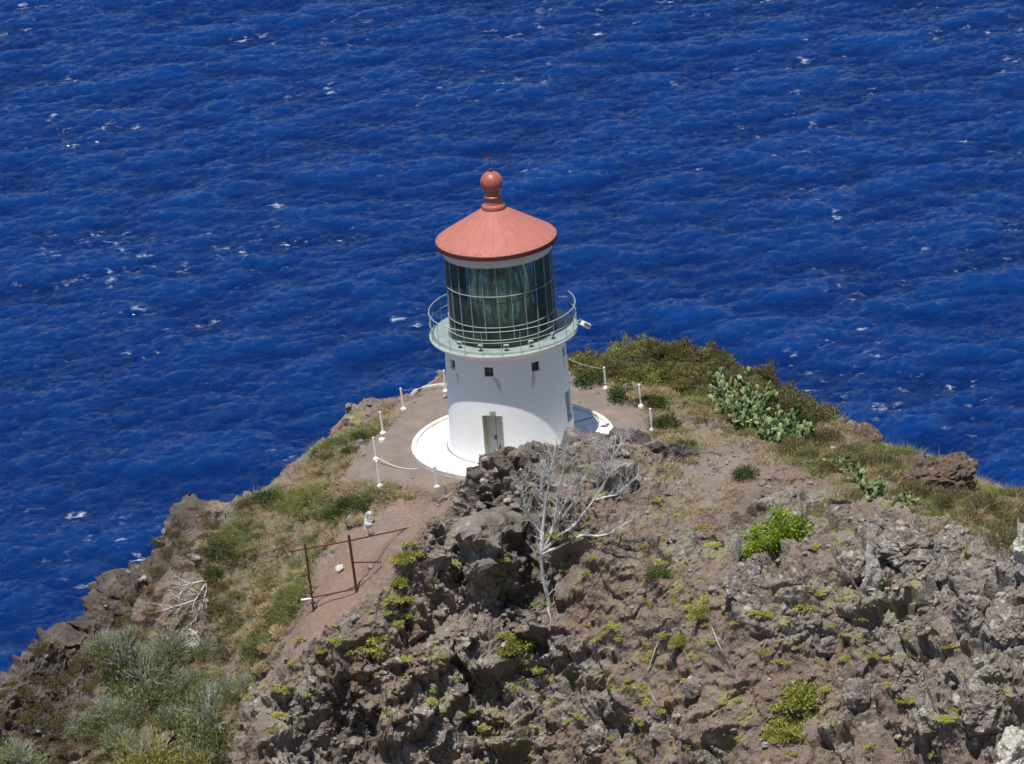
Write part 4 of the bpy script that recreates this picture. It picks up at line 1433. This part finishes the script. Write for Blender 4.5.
for q in in_poly_px(THICKET, 110, 3, 0.42):
    if any((q - c_).xy.length < 0.75 and q.y < c_.y + .6 for c_ in CPOS):
        continue
    s = rnd.uniform(0.55, 1.12)
    far = sstep(3.5, 9.5, q.x + rnd.gauss(0, 1.5))
    mat = L_BROWNTOP if rnd.random() < 0.15 + 0.55 * far else (L_DARK if rnd.random() < .16 else L_OLIVE)
    i_ = rnd.randrange(5)
    if (i_, mat.name) not in vars_:
        m1 = thick[i_][0].copy(); m1.materials.clear(); m1.materials.append(mat); vars_[(i_, mat.name)] = m1
    lab = {'olive_leaves': 'olive green shrub in the dense thicket crowning the headland beyond the tower', 'dark_green_leaves': 'darker green shrub in the dense thicket crowning the headland beyond the tower', 'brown_thicket_leaves': 'brownish shrub in the dense thicket crowning the headland beyond the tower'}[mat.name]
    plant('shrub', (vars_[(i_, mat.name)], thick[i_][1]), (mat, M_STEM), q, (s * rnd.uniform(.9, 1.25), s * rnd.uniform(.9, 1.2), s * rnd.uniform(.75, 1.25)), rnd.uniform(0, 6.3), lab, 'shrub', {'olive_leaves': 'olive', 'dark_green_leaves': 'dark green', 'brown_thicket_leaves': 'brownish'}[mat.name] + ' shrubs of the headland thicket')
# dark green bushes along the gravel
darkp = plant_protos(3, ((lambda k: (k + 21, 0.8, 0.75)), dict(clumps=30, leaves=1800, length=0.12, width=0.05, spread=0.3, inner=0.3)), lambda k: (k + 40, 0.6, 0.6, 10, 5, 0.016))
for px, py, s, lab in [
 (592, 382, 1.15, 'dark green bush right behind the fence post nearest the tower'),
 (625, 397, 1.1, 'dark green bush leaning over the gravel between two white posts'),
 (664, 424, .85, 'round dark green bush behind the post nearest the lava lumps'),
 (684, 448, .75, 'low dark green bush at the trail edge above the dark lava lumps'),
 (657, 403, .7, 'small dark bush between the gravel post and the thicket'),
 (745, 474, .75, 'small dark green bush alone on the trail below the cactus mass'),
 (350, 506, 1.0, 'dark green bush in the grass at the corner of the gravel flat'),
 (366, 507, .8, 'smaller dark green bush beside the corner fence post'),
 (335, 515, .75, 'dark green bush furthest down the grass from the gravel corner'),
 (361, 437, .6, 'small dark green bush on the grassy edge level with the post stub'),
 (350, 452, .6, 'small dark green bush where the grassy edge turns down'),
 (268, 500, .9, 'green bush near the top of the grassy ridge against the sea'),
 (222, 552, .9, 'dark green bush halfway down the grassy flank'),
 (213, 575, .7, 'small dark green bush below another on the grassy flank'),
 (163, 545, .7, 'green bush on the rocky ridge line against the sea'),
 (660, 575, .7, 'dark green bush by the dead tree on the brown slope'),
 (885, 585, .5, 'small dark bush tucked beside the pale spire'),
]:
    q, _ = hit(px, py)
    plant('bush', darkp[rnd.randrange(3)], (L_DARK, M_STEM), q - Vector((0, 0, .05)), s, rnd.uniform(0, 6.3), lab, 'bush')
# brown-olive scrub on the far slope
scrubp = plant_protos(4, ((lambda k: (k + 61, 0.8, 0.42)), dict(clumps=26, leaves=1300, length=0.14, width=0.035, spread=0.34, up=0.8, inner=0.3)), lambda k: (k + 80, 0.7, 0.42, 14, 5, 0.012))
SCRUB = [(800,428),(850,442),(900,458),(960,480),(1040,508),(1060,560),(1000,552),(940,520),(880,506),(830,478),(790,455),(775,440)]
for q in in_poly_px(SCRUB, 60, 9, 0.75):
    s = rnd.uniform(0.7, 1.25)
    plant('scrub', scrubp[rnd.randrange(4)], (L_BROWN, M_STEM), q - Vector((0, 0, .04)), (s, s, s * rnd.uniform(.8, 1.2)), rnd.uniform(0, 6.3),
          'low brown olive scrub bush on the seaward slope past the cactus', 'bush', 'low scrub on the seaward slope')
for q in in_poly_px([(110,595),(160,555),(205,515),(246,505),(260,520),(225,600),(180,620),(130,640)], 26, 19, 0.8):
    s = rnd.uniform(0.5, 0.9)
    plant('scrub', scrubp[rnd.randrange(4)], (L_BROWN, M_STEM), q - Vector((0, 0, .04)), (s, s, s), rnd.uniform(0, 6.3),
          'low brown scrub bush on the rocky ridge beside the grassy flank', 'bush', 'low scrub on the rocky ridge')

HUM = {}
for q in in_poly_px([(240,515),(300,472),(345,442),(380,418),(376,436),(350,462),(338,488),(352,510),(330,545),(308,570),(304,600),(280,630),(255,670),(225,640),(210,600),(220,545)], 44, 39, 0.55):
    s = rnd.uniform(0.3, 0.72); k_ = rnd.randrange(3); m_ = (L_GREY, L_OLIVE)[rnd.random() < .5]
    if (k_, m_.name) not in HUM:
        m1 = scrubp[k_][0].copy(); m1.materials.clear(); m1.materials.append(m_); HUM[(k_, m_.name)] = m1
    plant('scrub', (HUM[(k_, m_.name)], scrubp[k_][1]), (m_, M_STEM), q - Vector((0, 0, .04)), (s, s, s * rnd.uniform(.8, 1.3)), rnd.uniform(0, 6.3),
          ('low grey green scrub hummock on the grassy flank' if m_ is L_GREY else 'low olive scrub hummock on the grassy flank'), 'bush', ('grey green' if m_ is L_GREY else 'olive') + ' scrub hummocks of the grassy flank')
for q in in_poly_px([(0,705),(40,672),(62,655),(100,640),(112,690),(95,764),(0,764)], 34, 29, 0.7):
    s = rnd.uniform(0.5, 0.95)
    plant('scrub', scrubp[rnd.randrange(4)], (L_BROWN, M_STEM), q - Vector((0, 0, .04)), (s, s, s), rnd.uniform(0, 6.3),
          'low brown scrub bush among the dark rocks of the lowest ridge', 'bush', 'low scrub among the lowest ridge rocks')
L_LIME = leaf_mat('lime_green_leaves', (0.160, 0.180, 0.036), (0.460, 0.460, 0.120))
limep = foliage_mesh('foliage', 77, 0.75, 0.42, 26, 1900, 0.11, 0.045, spread=0.34, up=0.6, inner=0.3)[0]
for px, py, s, lab in [(409,556,.7,'lime green bush at the top of the bank beside the gateway rail'),(400,579,.6,'lime green bush in the middle of the bank beside the path'),(398,600,.75,'lime green bush low on the bank beside the path'),
    (376,648,1.05,'yellowish green bush on the rock bank below the gateway'),(803,695,1.5,'largest lime green bush low on the open right slope'),(790,735,1.25,'lime green bush just below the largest one on the open slope'),(705,612,.7,'lime green bush in the middle of the brown slope'),(683,640,.7,'lime green bush beside the thin leaning dead branch'),(514,645,1.1,'lime green bush on the cliff left of the dead tree root'),(663,575,.6,'lime and grey bush between dead tree and bright bush')]:
    q, _ = hit(px, py)
    single('bush_plant', limep, L_LIME, q - Vector((0, 0, .05)), (s * 1.1, s, s), rnd.uniform(0, 6.3), lab, 'bush')

# prickly pears
def cactus_mesh(seed, pads, rx, hgt):
    rng = np.random.default_rng(seed)
    nu, nv = 10, 6
    u = np.linspace(0, 2 * np.pi, nu, endpoint=False); w = np.linspace(0, np.pi, nv)
    base = np.array([(math.sin(b) * math.cos(a), math.sin(b) * math.sin(a), -math.cos(b)) for b in w for a in u])
    base[:, 0] *= 0.5 * (0.85 + 0.15 * base[:, 2]); base[:, 1] *= 0.10; base[:, 2] = (base[:, 2] + 1) * 0.62
    fs = np.array([(j * nu + i, j * nu + (i + 1) % nu, (j + 1) * nu + (i + 1) % nu, (j + 1) * nu + i) for j in range(nv - 1) for i in range(nu)])
    anchors = [(np.array([rng.normal() * rx * .3, rng.normal() * rx * .3, -0.05]), np.array([0, 0, 1.0])) for _ in range(max(3, pads // 6))]
    VV, FF, TT, n0 = [], [], [], 0
    for k in range(pads):
        p0, d0 = anchors[rng.integers(len(anchors))]
        d = unit(d0 * 0.6 + rng.normal(size=3) * 0.55 + np.array([0, 0, .35]))
        out = p0 / (np.linalg.norm(p0) + .3)
        d = unit(d + 0.35 * out)
        s = rng.uniform(0.17, 0.30)
        z = d; x_ = unit(np.cross(z, rng.normal(size=3))); y_ = np.cross(z, x_)
        v = (base[:, :1] * x_ + base[:, 1:2] * y_ + base[:, 2:3] * z) * s * 1.05 + p0
        VV.append(v); FF.append(fs + n0); n0 += len(v)
        TT.append(np.full(len(v), np.clip(rng.normal(.42, .33), 0, 1)))
        tip = p0 + d * s * 1.2
        if tip[2] < hgt and np.hypot(tip[0], tip[1]) < rx:
            anchors.append((tip, d))
    me = np_mesh('pads', np.concatenate(VV), np.concatenate(FF), True); add_attr(me, 'tint', np.concatenate(TT))
    return me


cact = [cactus_mesh(500 + k, 66, 0.8, 0.85) for k in range(5)]
for q in CPOS:
    single('cactus_plant', cact[rnd.randrange(5)], L_CACT, q - Vector((0, 0, .05)), rnd.uniform(.85, 1.15), rnd.uniform(0, 6.3), 'pale green prickly pear cactus crowded in the mass beside the thicket', 'cactus', 'prickly pears in the big cactus mass')
for k, (px, py, s, lab) in enumerate([(838,466,.7,'prickly pear cactus at the upper end of the row down the slope'),(848,474,.75,'prickly pear cactus second from the top of the row down the slope'),(858,483,.8,'prickly pear cactus in the middle of the row down the slope'),
    (872,491,.85,'largest prickly pear cactus of the row, with pale dusty pads'),(885,497,.8,'prickly pear cactus with leaning pads near the low end of the row'),(905,504,.65,'small prickly pear cactus alone at the low end of the row'),
    (816,410,.6,'small prickly pear cactus on the ridge line against the sea'),(750,382,.7,'tall prickly pear cactus rising out of the thicket')]):
    q, _ = hit(px, py)
    single('cactus_plant', cact[k % 5], L_CACT, q - Vector((0, 0, .05)), s, rnd.uniform(0, 6.3), lab, 'cactus')

# bright green bush on the right slope, bare grey twigs at its foot
br = plant_protos(2, ((lambda k: (k + 91, 1.0, 0.9)), dict(clumps=60, leaves=5200, length=0.115, width=0.07, spread=0.2, inner=0.45)), lambda k: (k + 95, 0.9, 0.8, 18, 6, 0.018))
q, _ = hit(783, 538)
plant('bush', br[0], (L_BRIGHT, M_TWIG), q, (1.45, 1.3, 1.5), 0.4, 'bright green leafy bush, the largest and freshest on the brown slope', 'bush')
q, _ = hit(762, 552)
plant('bush', br[1], (L_BRIGHT, M_TWIG), q, (1.15, .95, .95), 2.4, 'lower bright green bush half bare, joined to the largest green bush', 'bush')
q, _ = hit(738, 560)
single('twig_shrub', twig_mesh('twig_shrub', 700, .55, 1.2, 22, 6, .016), M_TWIG, q, 1.0, 0, 'bare grey twig shrub beside the bright green bush', 'shrub')

# grey twiggy shrubs in the gully
gp = plant_protos(4, ((lambda k: (k + 121, 1.0, 1.25)), dict(clumps=70, leaves=3000, length=0.13, width=0.03, spread=0.24, up=1.2, inner=0.35)), lambda k: (k + 140, 0.9, 1.08, 42, 6, 0.012))
for px, py, s, col, lab in [
 (212, 735, (1.75, 1.5, 1.75), L_GREY, 'biggest grey twiggy shrub, bushy fan beside the red path edge'),
 (150, 690, (1.5, 1.3, 1.4), L_GREY, 'wide grey green shrub in the middle of the gully'),
 (127, 672, (1.1, 1.0, 1.3), L_DARK, 'darker green shrub at the rocky side of the gully'),
 (168, 655, (1.2, 1.0, 1.0), L_GREY, 'grey shrub just below the fallen bleached branches'),
 (150, 770, (1.5, 1.3, 1.5), L_YELLOW, 'yellowish green shrub at the bottom edge of the picture'),
 (110, 720, (1.0, .9, .9), L_GREY, 'small grey shrub left of the gully floor'),
 (195, 775, (1.0, 1.0, 1.2), L_YELLOW, 'yellow green shrub in front of the biggest grey shrub'),
 (222, 770, (.9, .8, .8), L_DARK, 'dark leafy shrub under the biggest grey shrub'),
 (20, 765, (1.2, 1.0, 1.0), L_GREY, 'grey shrub in the lowest corner of the rocks'),
 (80, 730, (.8, .8, .7), L_GREY, 'small grey shrub among the dark ridge rocks'),
 (185, 690, (.9, .9, .9), L_GREY, 'grey shrub wedged between two bigger shrubs'),
]:
    q, _ = hit(px, min(py, 763)) if py < 764 else hit(px, py)
    pr = gp[rnd.randrange(4)]
    e = tag(empty('twiggy_shrub', q - Vector((0, 0, .05)), (0, 0, rnd.uniform(0, 6.3)), tuple(1.25 * c_ for c_ in s)), lab, 'shrub')
    m1 = pr[0].copy(); m1.materials.clear(); m1.materials.append(col)
    obj_from_mesh('foliage', m1, None, e)
    if not pr[1].materials: pr[1].materials.append(M_TWIG)
    obj_from_mesh('stems', pr[1], None, e)

# pale dry tussocks on the grassy flank
tus = [foliage_mesh('tussock', 900 + k, 0.5, 0.30, 10, 1100, 0.22, 0.034, spread=0.45, up=1.1, inner=0.2)[0] for k in range(3)]
L_TUS = leaf_mat('straw_tussock', (0.34, 0.26, 0.13), (0.66, 0.54, 0.31))
for px, py, s in [(262,598,1),(270,612,1.1),(284,592,.8),(264,628,1.1),(282,634,.9),(276,584,.7),(308,572,.7),(292,576,.6),(330,545,.7),(318,530,.6),(254,612,.8),(272,648,.8),(247,640,.9),(262,668,.7),(360,521,.6),(405,497,.7),(392,494,.6),(640,395,.8),(668,398,.9),(655,380,.7),(672,440,.7),(690,462,.6)]:
    q, _ = hit(px, py)
    single('tussock', tus[rnd.randrange(3)], L_TUS, q, (s * 1.2, s, s * .9), rnd.uniform(0, 6.3), 'pale straw coloured grass tussock on the headland flank', 'grass tussock', 'straw tussocks on the flank')

for q in in_poly_px([(95,625),(190,610),(245,660),(250,700),(235,764),(90,764)], 16, 66, 0.9):
    pr = gp[rnd.randrange(4)]; s = rnd.uniform(.6, 1.05)
    e = tag(empty('twiggy_shrub', q - Vector((0, 0, .05)), (0, 0, rnd.uniform(0, 6.3)), s), 'small grey green shrub filling the gaps between the bigger gully shrubs', 'shrub', 'small grey green shrubs of the gully')
    m1 = pr[0]
    if not m1.materials: m1.materials.append(L_GREY)
    obj_from_mesh('foliage', m1, None, e); obj_from_mesh('stems', pr[1], None, e)

# yellow-green weeds on the lava
weed = [foliage_mesh('weed', 800 + k, 0.6, 0.30, 18, 700, 0.13, 0.06, spread=0.24, inner=0.15)[0] for k in range(5)]
WEEDS = [(405,560,.8),(400,580,.8),(393,598,.7),(385,612,.6),(376,640,1.0),(366,648,.8),(350,655,.5),(410,545,.6),(398,625,.5),(338,638,.5),(320,652,.5),(283,688,.6),(278,715,.7),(300,640,.4),(270,730,.5),(292,662,.4),
 (500,572,.55),(505,560,.5),(497,582,.45),(535,607,.5),(518,640,.9),(505,636,.7),(528,648,.6),(540,668,.7),(560,655,.4),(577,716,.5),(590,735,.4),(640,722,.55),(605,632,.5),(598,618,.4),(620,640,.4),(480,690,.4),(470,710,.4),(445,700,.4),(530,710,.5),(555,700,.4),(500,720,.4),
 (700,615,.6),(690,608,.6),(706,600,.6),(684,640,.6),(655,650,.6),(665,635,.5),(715,640,.4),(735,622,.4),(764,615,.5),(805,608,.6),(815,545,.5),(712,545,.5),(703,528,.4),(800,690,1.0),(790,705,1.0),(812,700,1.0),(780,720,.9),(826,690,.7),(770,735,.8),(800,730,.9),(812,715,.8),
 (915,657,.6),(910,702,.6),(948,720,.7),(938,755,.6),(875,745,.5),(860,620,.4),(660,710,.4),(690,745,.5),(740,700,.4),(830,625,.4),(800,645,.4),(565,570,.4),(590,560,.4),(640,545,.4),(625,590,.4),(665,540,.4),(655,500,.4),(720,490,.35),(430,690,.35),(420,750,.4),(330,700,.4),(725,580,.4),(770,565,.4)]
for q in in_poly_px([(300,650),(400,560),(440,540),(520,560),(640,520),(720,530),(850,600),(1000,660),(1000,764),(270,764)], 120, 55, 0.35):
    WEEDS.append((q, None, rnd.uniform(.18, .6)))
for px, py, s in WEEDS:
    q, nrm = hit(px + rnd.uniform(-2, 2), py + rnd.uniform(-2, 2)) if py is not None else (px, Vector((0, 0, 1)))
    o = single('weed_plant', weed[rnd.randrange(5)], L_YELLOW, q + nrm * 0.02, (s * rnd.uniform(1.1, 1.5), s * rnd.uniform(1.0, 1.3), s * rnd.uniform(.5, 1.2)), rnd.uniform(0, 6.3), 'small yellow green weed clump growing on the lava rock', 'weed', 'yellow green weeds on the lava')

# ------------------------------------------------------------------ grass (stuff)
def grass(name, w, tufts, blades, hgt, wid, spread, m, lab, seed):
    rng = np.random.default_rng(seed)
    k = pick(w, tufts)
    base = np.repeat(T[k], blades, 0)
    n = len(base)
    scl = np.repeat(rng.uniform(0.55, 1.25, tufts), blades)
    off = rng.normal(size=(n, 2)) * spread * scl[:, None]
    base[:, :2] += off
    base[:, 2] -= 0.04
    lean = np.c_[off * 1.6 + rng.normal(size=(n, 2)) * 0.10, np.zeros(n)]
    h_ = (hgt * scl * rng.uniform(.5, 1.2, n))[:, None]
    side_ = unit(np.c_[rng.normal(size=(n, 2)), np.zeros(n)]) * wid * 0.5
    v = np.stack([base - side_, base + side_, base + lean * 1.2 + np.array([0, 0, 1.0]) * h_], 1).reshape(-1, 3)
    tint = np.clip(np.repeat(rng.uniform(0, .7, tufts), blades) + rng.uniform(0, .4, n), 0, 1)
    me = np_mesh(name, v, np.arange(3 * n).reshape(n, 3)); add_attr(me, 'tint', np.repeat(tint, 3))
    return tag(obj_from_mesh(name, me, m), lab, kind='stuff')


L_GRASS = leaf_mat('green_grass', (0.095, 0.112, 0.030), (0.235, 0.250, 0.080))
L_DRY = leaf_mat('dry_grass', (0.205, 0.150, 0.070), (0.480, 0.380, 0.200))
vis = (Tn[:, 1] < ridge_y(Tn[:, 0]) + 0.6) * (np.hypot(Tn[:, 0], Tn[:, 1]) > 5.1) * (np.abs(Tn[:, 0]) < 30)
patch = fbm(Tn * 0.42, 4, 131)
patch2 = fbm(Tn * 0.8, 3, 141)
left = (Tn[:, 0] < 2)
wg = np.maximum(w_grass[ii] - 0.15, 0) * vis
grass('green_grass', wg * sstep(-0.08, 0.3, patch), 9500, 11, 0.22, 0.035, 0.10, L_GRASS, 'short green grass on the headland flanks', 1)
grass('dry_grass', wg * sstep(-0.05, 0.35, -patch) * (0.12 + sstep(0, .3, patch2)), 2700, 14, 0.25, 0.030, 0.11, L_DRY, 'straw coloured dry grass patches on the headland flanks', 2)
fringe = (w_gravel[ii] > 0.05) * (w_gravel[ii] < 0.7) * vis + 0.10 * rock[ii] * vis * sstep(.15, .45, patch2)
grass('rock_grass', fringe, 2200, 10, 0.24, 0.03, 0.10, L_DRY, 'sparse dry grass along the gravel edge and between rocks', 3)


# ------------------------------------------------------------------ dead wood
def screen_pt(base, dx, dy, dY):
    """offset in picture-like units (px at the tower's distance) turned into metres round a base point"""
    k = 0.0461
    X = (dx * math.cos(ROLL) + dy * math.sin(ROLL)) * k
    v = (-dx * math.sin(ROLL) + dy * math.cos(ROLL)) * k
    return base + Vector((X, dY, (v - dY * math.sin(PITCH)) / math.cos(PITCH)))


def twigs_on(mb, pts, rads, rng, n, ln, depth=1, up=0.5):
    for _ in range(n):
        u = rng.uniform(0.25, 1.0) * (len(pts) - 1); i = min(int(u), len(pts) - 2)
        p0 = pts[i].lerp(pts[i + 1], u - i); t_ = (pts[i + 1] - pts[i]).normalized()
        d = (t_ * 0.8 + Vector((rng.gauss(0, .55), rng.gauss(0, .5), rng.gauss(up * .6, .35)))).normalized()
        L = ln * rng.uniform(.5, 1.2); r = rads[i] * 0.42
        q = [p0]
        for s in range(3):
            d = (d + Vector((rng.gauss(0, .22), rng.gauss(0, .22), rng.gauss(.12, .15)))).normalized()
            q.append(q[-1] + d * L / 3)
        rr = [r, r * .8, r * .55, r * .25]
        mb.tube(q, rr, 4, caps=False)
        if depth > 0:
            twigs_on(mb, q, rr, rng, max(2, n // 3), ln * 0.5, depth - 1, up)


rng = random.Random(44)
base, _ = hit(547, 596)
base = base + Vector((0, -0.75, 0.05))
z2 = lambda zx, zy: (460 + zx * .2355 - 547, 596 - (430 + zy * .2355))
tree = tag(empty('dead_tree', base), 'bleached leafless dead tree spreading its branches up the cliff below the tower', 'dead tree')
loc0 = Vector((0, 0, 0))


def path(zs, y0, y1):
    out = []
    for i, (a, b_) in enumerate(zs):
        dx, dy = z2(a, b_)
        out.append(screen_pt(loc0, dx, dy, -0.45 * dy / 160 - 1.0 * max(dx, 0) / 60 - 0.15 + 0.35 * y0 + 0.35 * (y1 - y0) * i / max(1, len(zs) - 1)))
    return out


tk = path([(390, 815), (385, 770), (372, 690), (350, 610), (342, 520), (347, 420)], -0.2, -0.1)
mb = MB(); mb.tube(tk, [.11, .10, .09, .085, .08, .07], 7); twigs_on(mb, tk, [.11, .10, .09, .085, .08, .07], rng, 14, 0.5, 1); mb.build('trunk', M_DEAD, tree, True)
BR = [([(347,430),(362,300),(380,180),(405,50)], .0, .9, .065), ([(347,430),(300,380),(280,300),(262,225)], 0, -.3, .05), ([(343,520),(395,400),(408,270),(440,110)], -.1, .5, .065),
      ([(345,500),(400,450),(480,390),(560,280),(612,190),(640,20)], -.1, 1.2, .075), ([(430,360),(490,270),(490,205)], .1, .2, .04), ([(345,510),(440,465),(500,435),(600,435),(660,395),(700,372)], -.1, .6, .06),
      ([(600,210),(590,120),(562,80)], .9, 1.2, .035), ([(632,110),(655,70),(690,30)], 1.1, 1.5, .03), ([(560,290),(640,270),(720,200)], .7, 1.0, .045), ([(350,560),(330,470),(322,380)], 0, .2, .04),
      ([(380,420),(440,300),(470,220)], .1, .6, .045), ([(360,350),(345,230),(360,120)], .2, .7, .045)]
for zs, y0, y1, r in BR:
    pts = path(zs, y0, y1)
    # smooth and roughen the path
    fine = []
    for i in range(len(pts) - 1):
        for s in range(3):
            fine.append(pts[i].lerp(pts[i + 1], s / 3) + Vector((rng.gauss(0, .02),) * 3))
    fine.append(pts[-1])
    rads = [1.2 * r * (1 - 0.75 * i / (len(fine) - 1)) for i in range(len(fine))]
    mb = MB(); mb.tube(fine, rads, 6, caps=False)
    twigs_on(mb, fine, rads, rng, 23, 0.85, 1)
    mb.build('branch', M_DEAD, tree, True)


def dead_branch(px_list, lift, r, lab, name='dead_branch', tw=6, ln=.6):
    pts = [hit(a, b_)[0] + Vector((0, -.05, lift * (0.3 + 0.7 * math.sin(math.pi * i / max(1, len(px_list) - 1))))) for i, (a, b_) in enumerate(px_list)]
    mb = MB(); rads = [r * (1 - .7 * i / (len(pts) - 1)) for i in range(len(pts))]
    mb.tube(pts, rads, 6)
    twigs_on(mb, pts, rads, rng, tw, ln, 1, .2)
    tag(mb.build(name, M_TWIG if 'slope' in lab or 'stick' in lab or 'root' in lab else M_DEAD, None, True), lab, 'dead wood')


dead_branch([(206,583),(202,592),(196,603),(180,608),(165,612),(150,614)], .18, .05, 'long bleached branch lying across the scrub above the gully', tw=16, ln=1.3)
dead_branch([(206,583),(207,593),(204,600),(196,622),(184,630)], .18, .045, 'bleached branch hanging down beside the longer fallen one', tw=12, ln=1.1)
dead_branch([(204,582),(190,588),(178,600),(170,606)], .25, .04, 'shorter bleached branch arching over the scrub', tw=12, ln=1.1)
dead_branch([(648,672),(656,652),(664,636),(678,629)], .25, .045, 'thin pale dead branch leaning on the brown slope', tw=2, ln=.3)
dead_branch([(712,628),(718,645),(728,662)], .12, .04, 'grey dead branch lying on the slope beside a yellow weed', tw=3, ln=.4)
dead_branch([(650,692),(655,702),(661,710)], .1, .03, 'short grey stick under the thin leaning branch', tw=1, ln=.2)
dead_branch([(548,608),(551,622),(552,633)], .1, .06, 'grey broken root below the dead tree', tw=2, ln=.3)
for px, py, s, lab in [(607, 480, 1.0, 'bare grey bush behind the dead tree'), (590, 462, .8, 'small bare grey bush below the white terrace rim'), (625, 500, .8, 'bare grey bush beside the brown trail'), (118, 645, .9, 'bare grey bush at the top of the gully'), (735, 575, .6, 'small bare grey bush above the pale topped boulder')]:
    q, _ = hit(px, py)
    single('bare_bush', twig_mesh('bare_bush', px, .7, .8, 24, 7, .014), M_TWIG, q, s, 0, lab, 'bush')
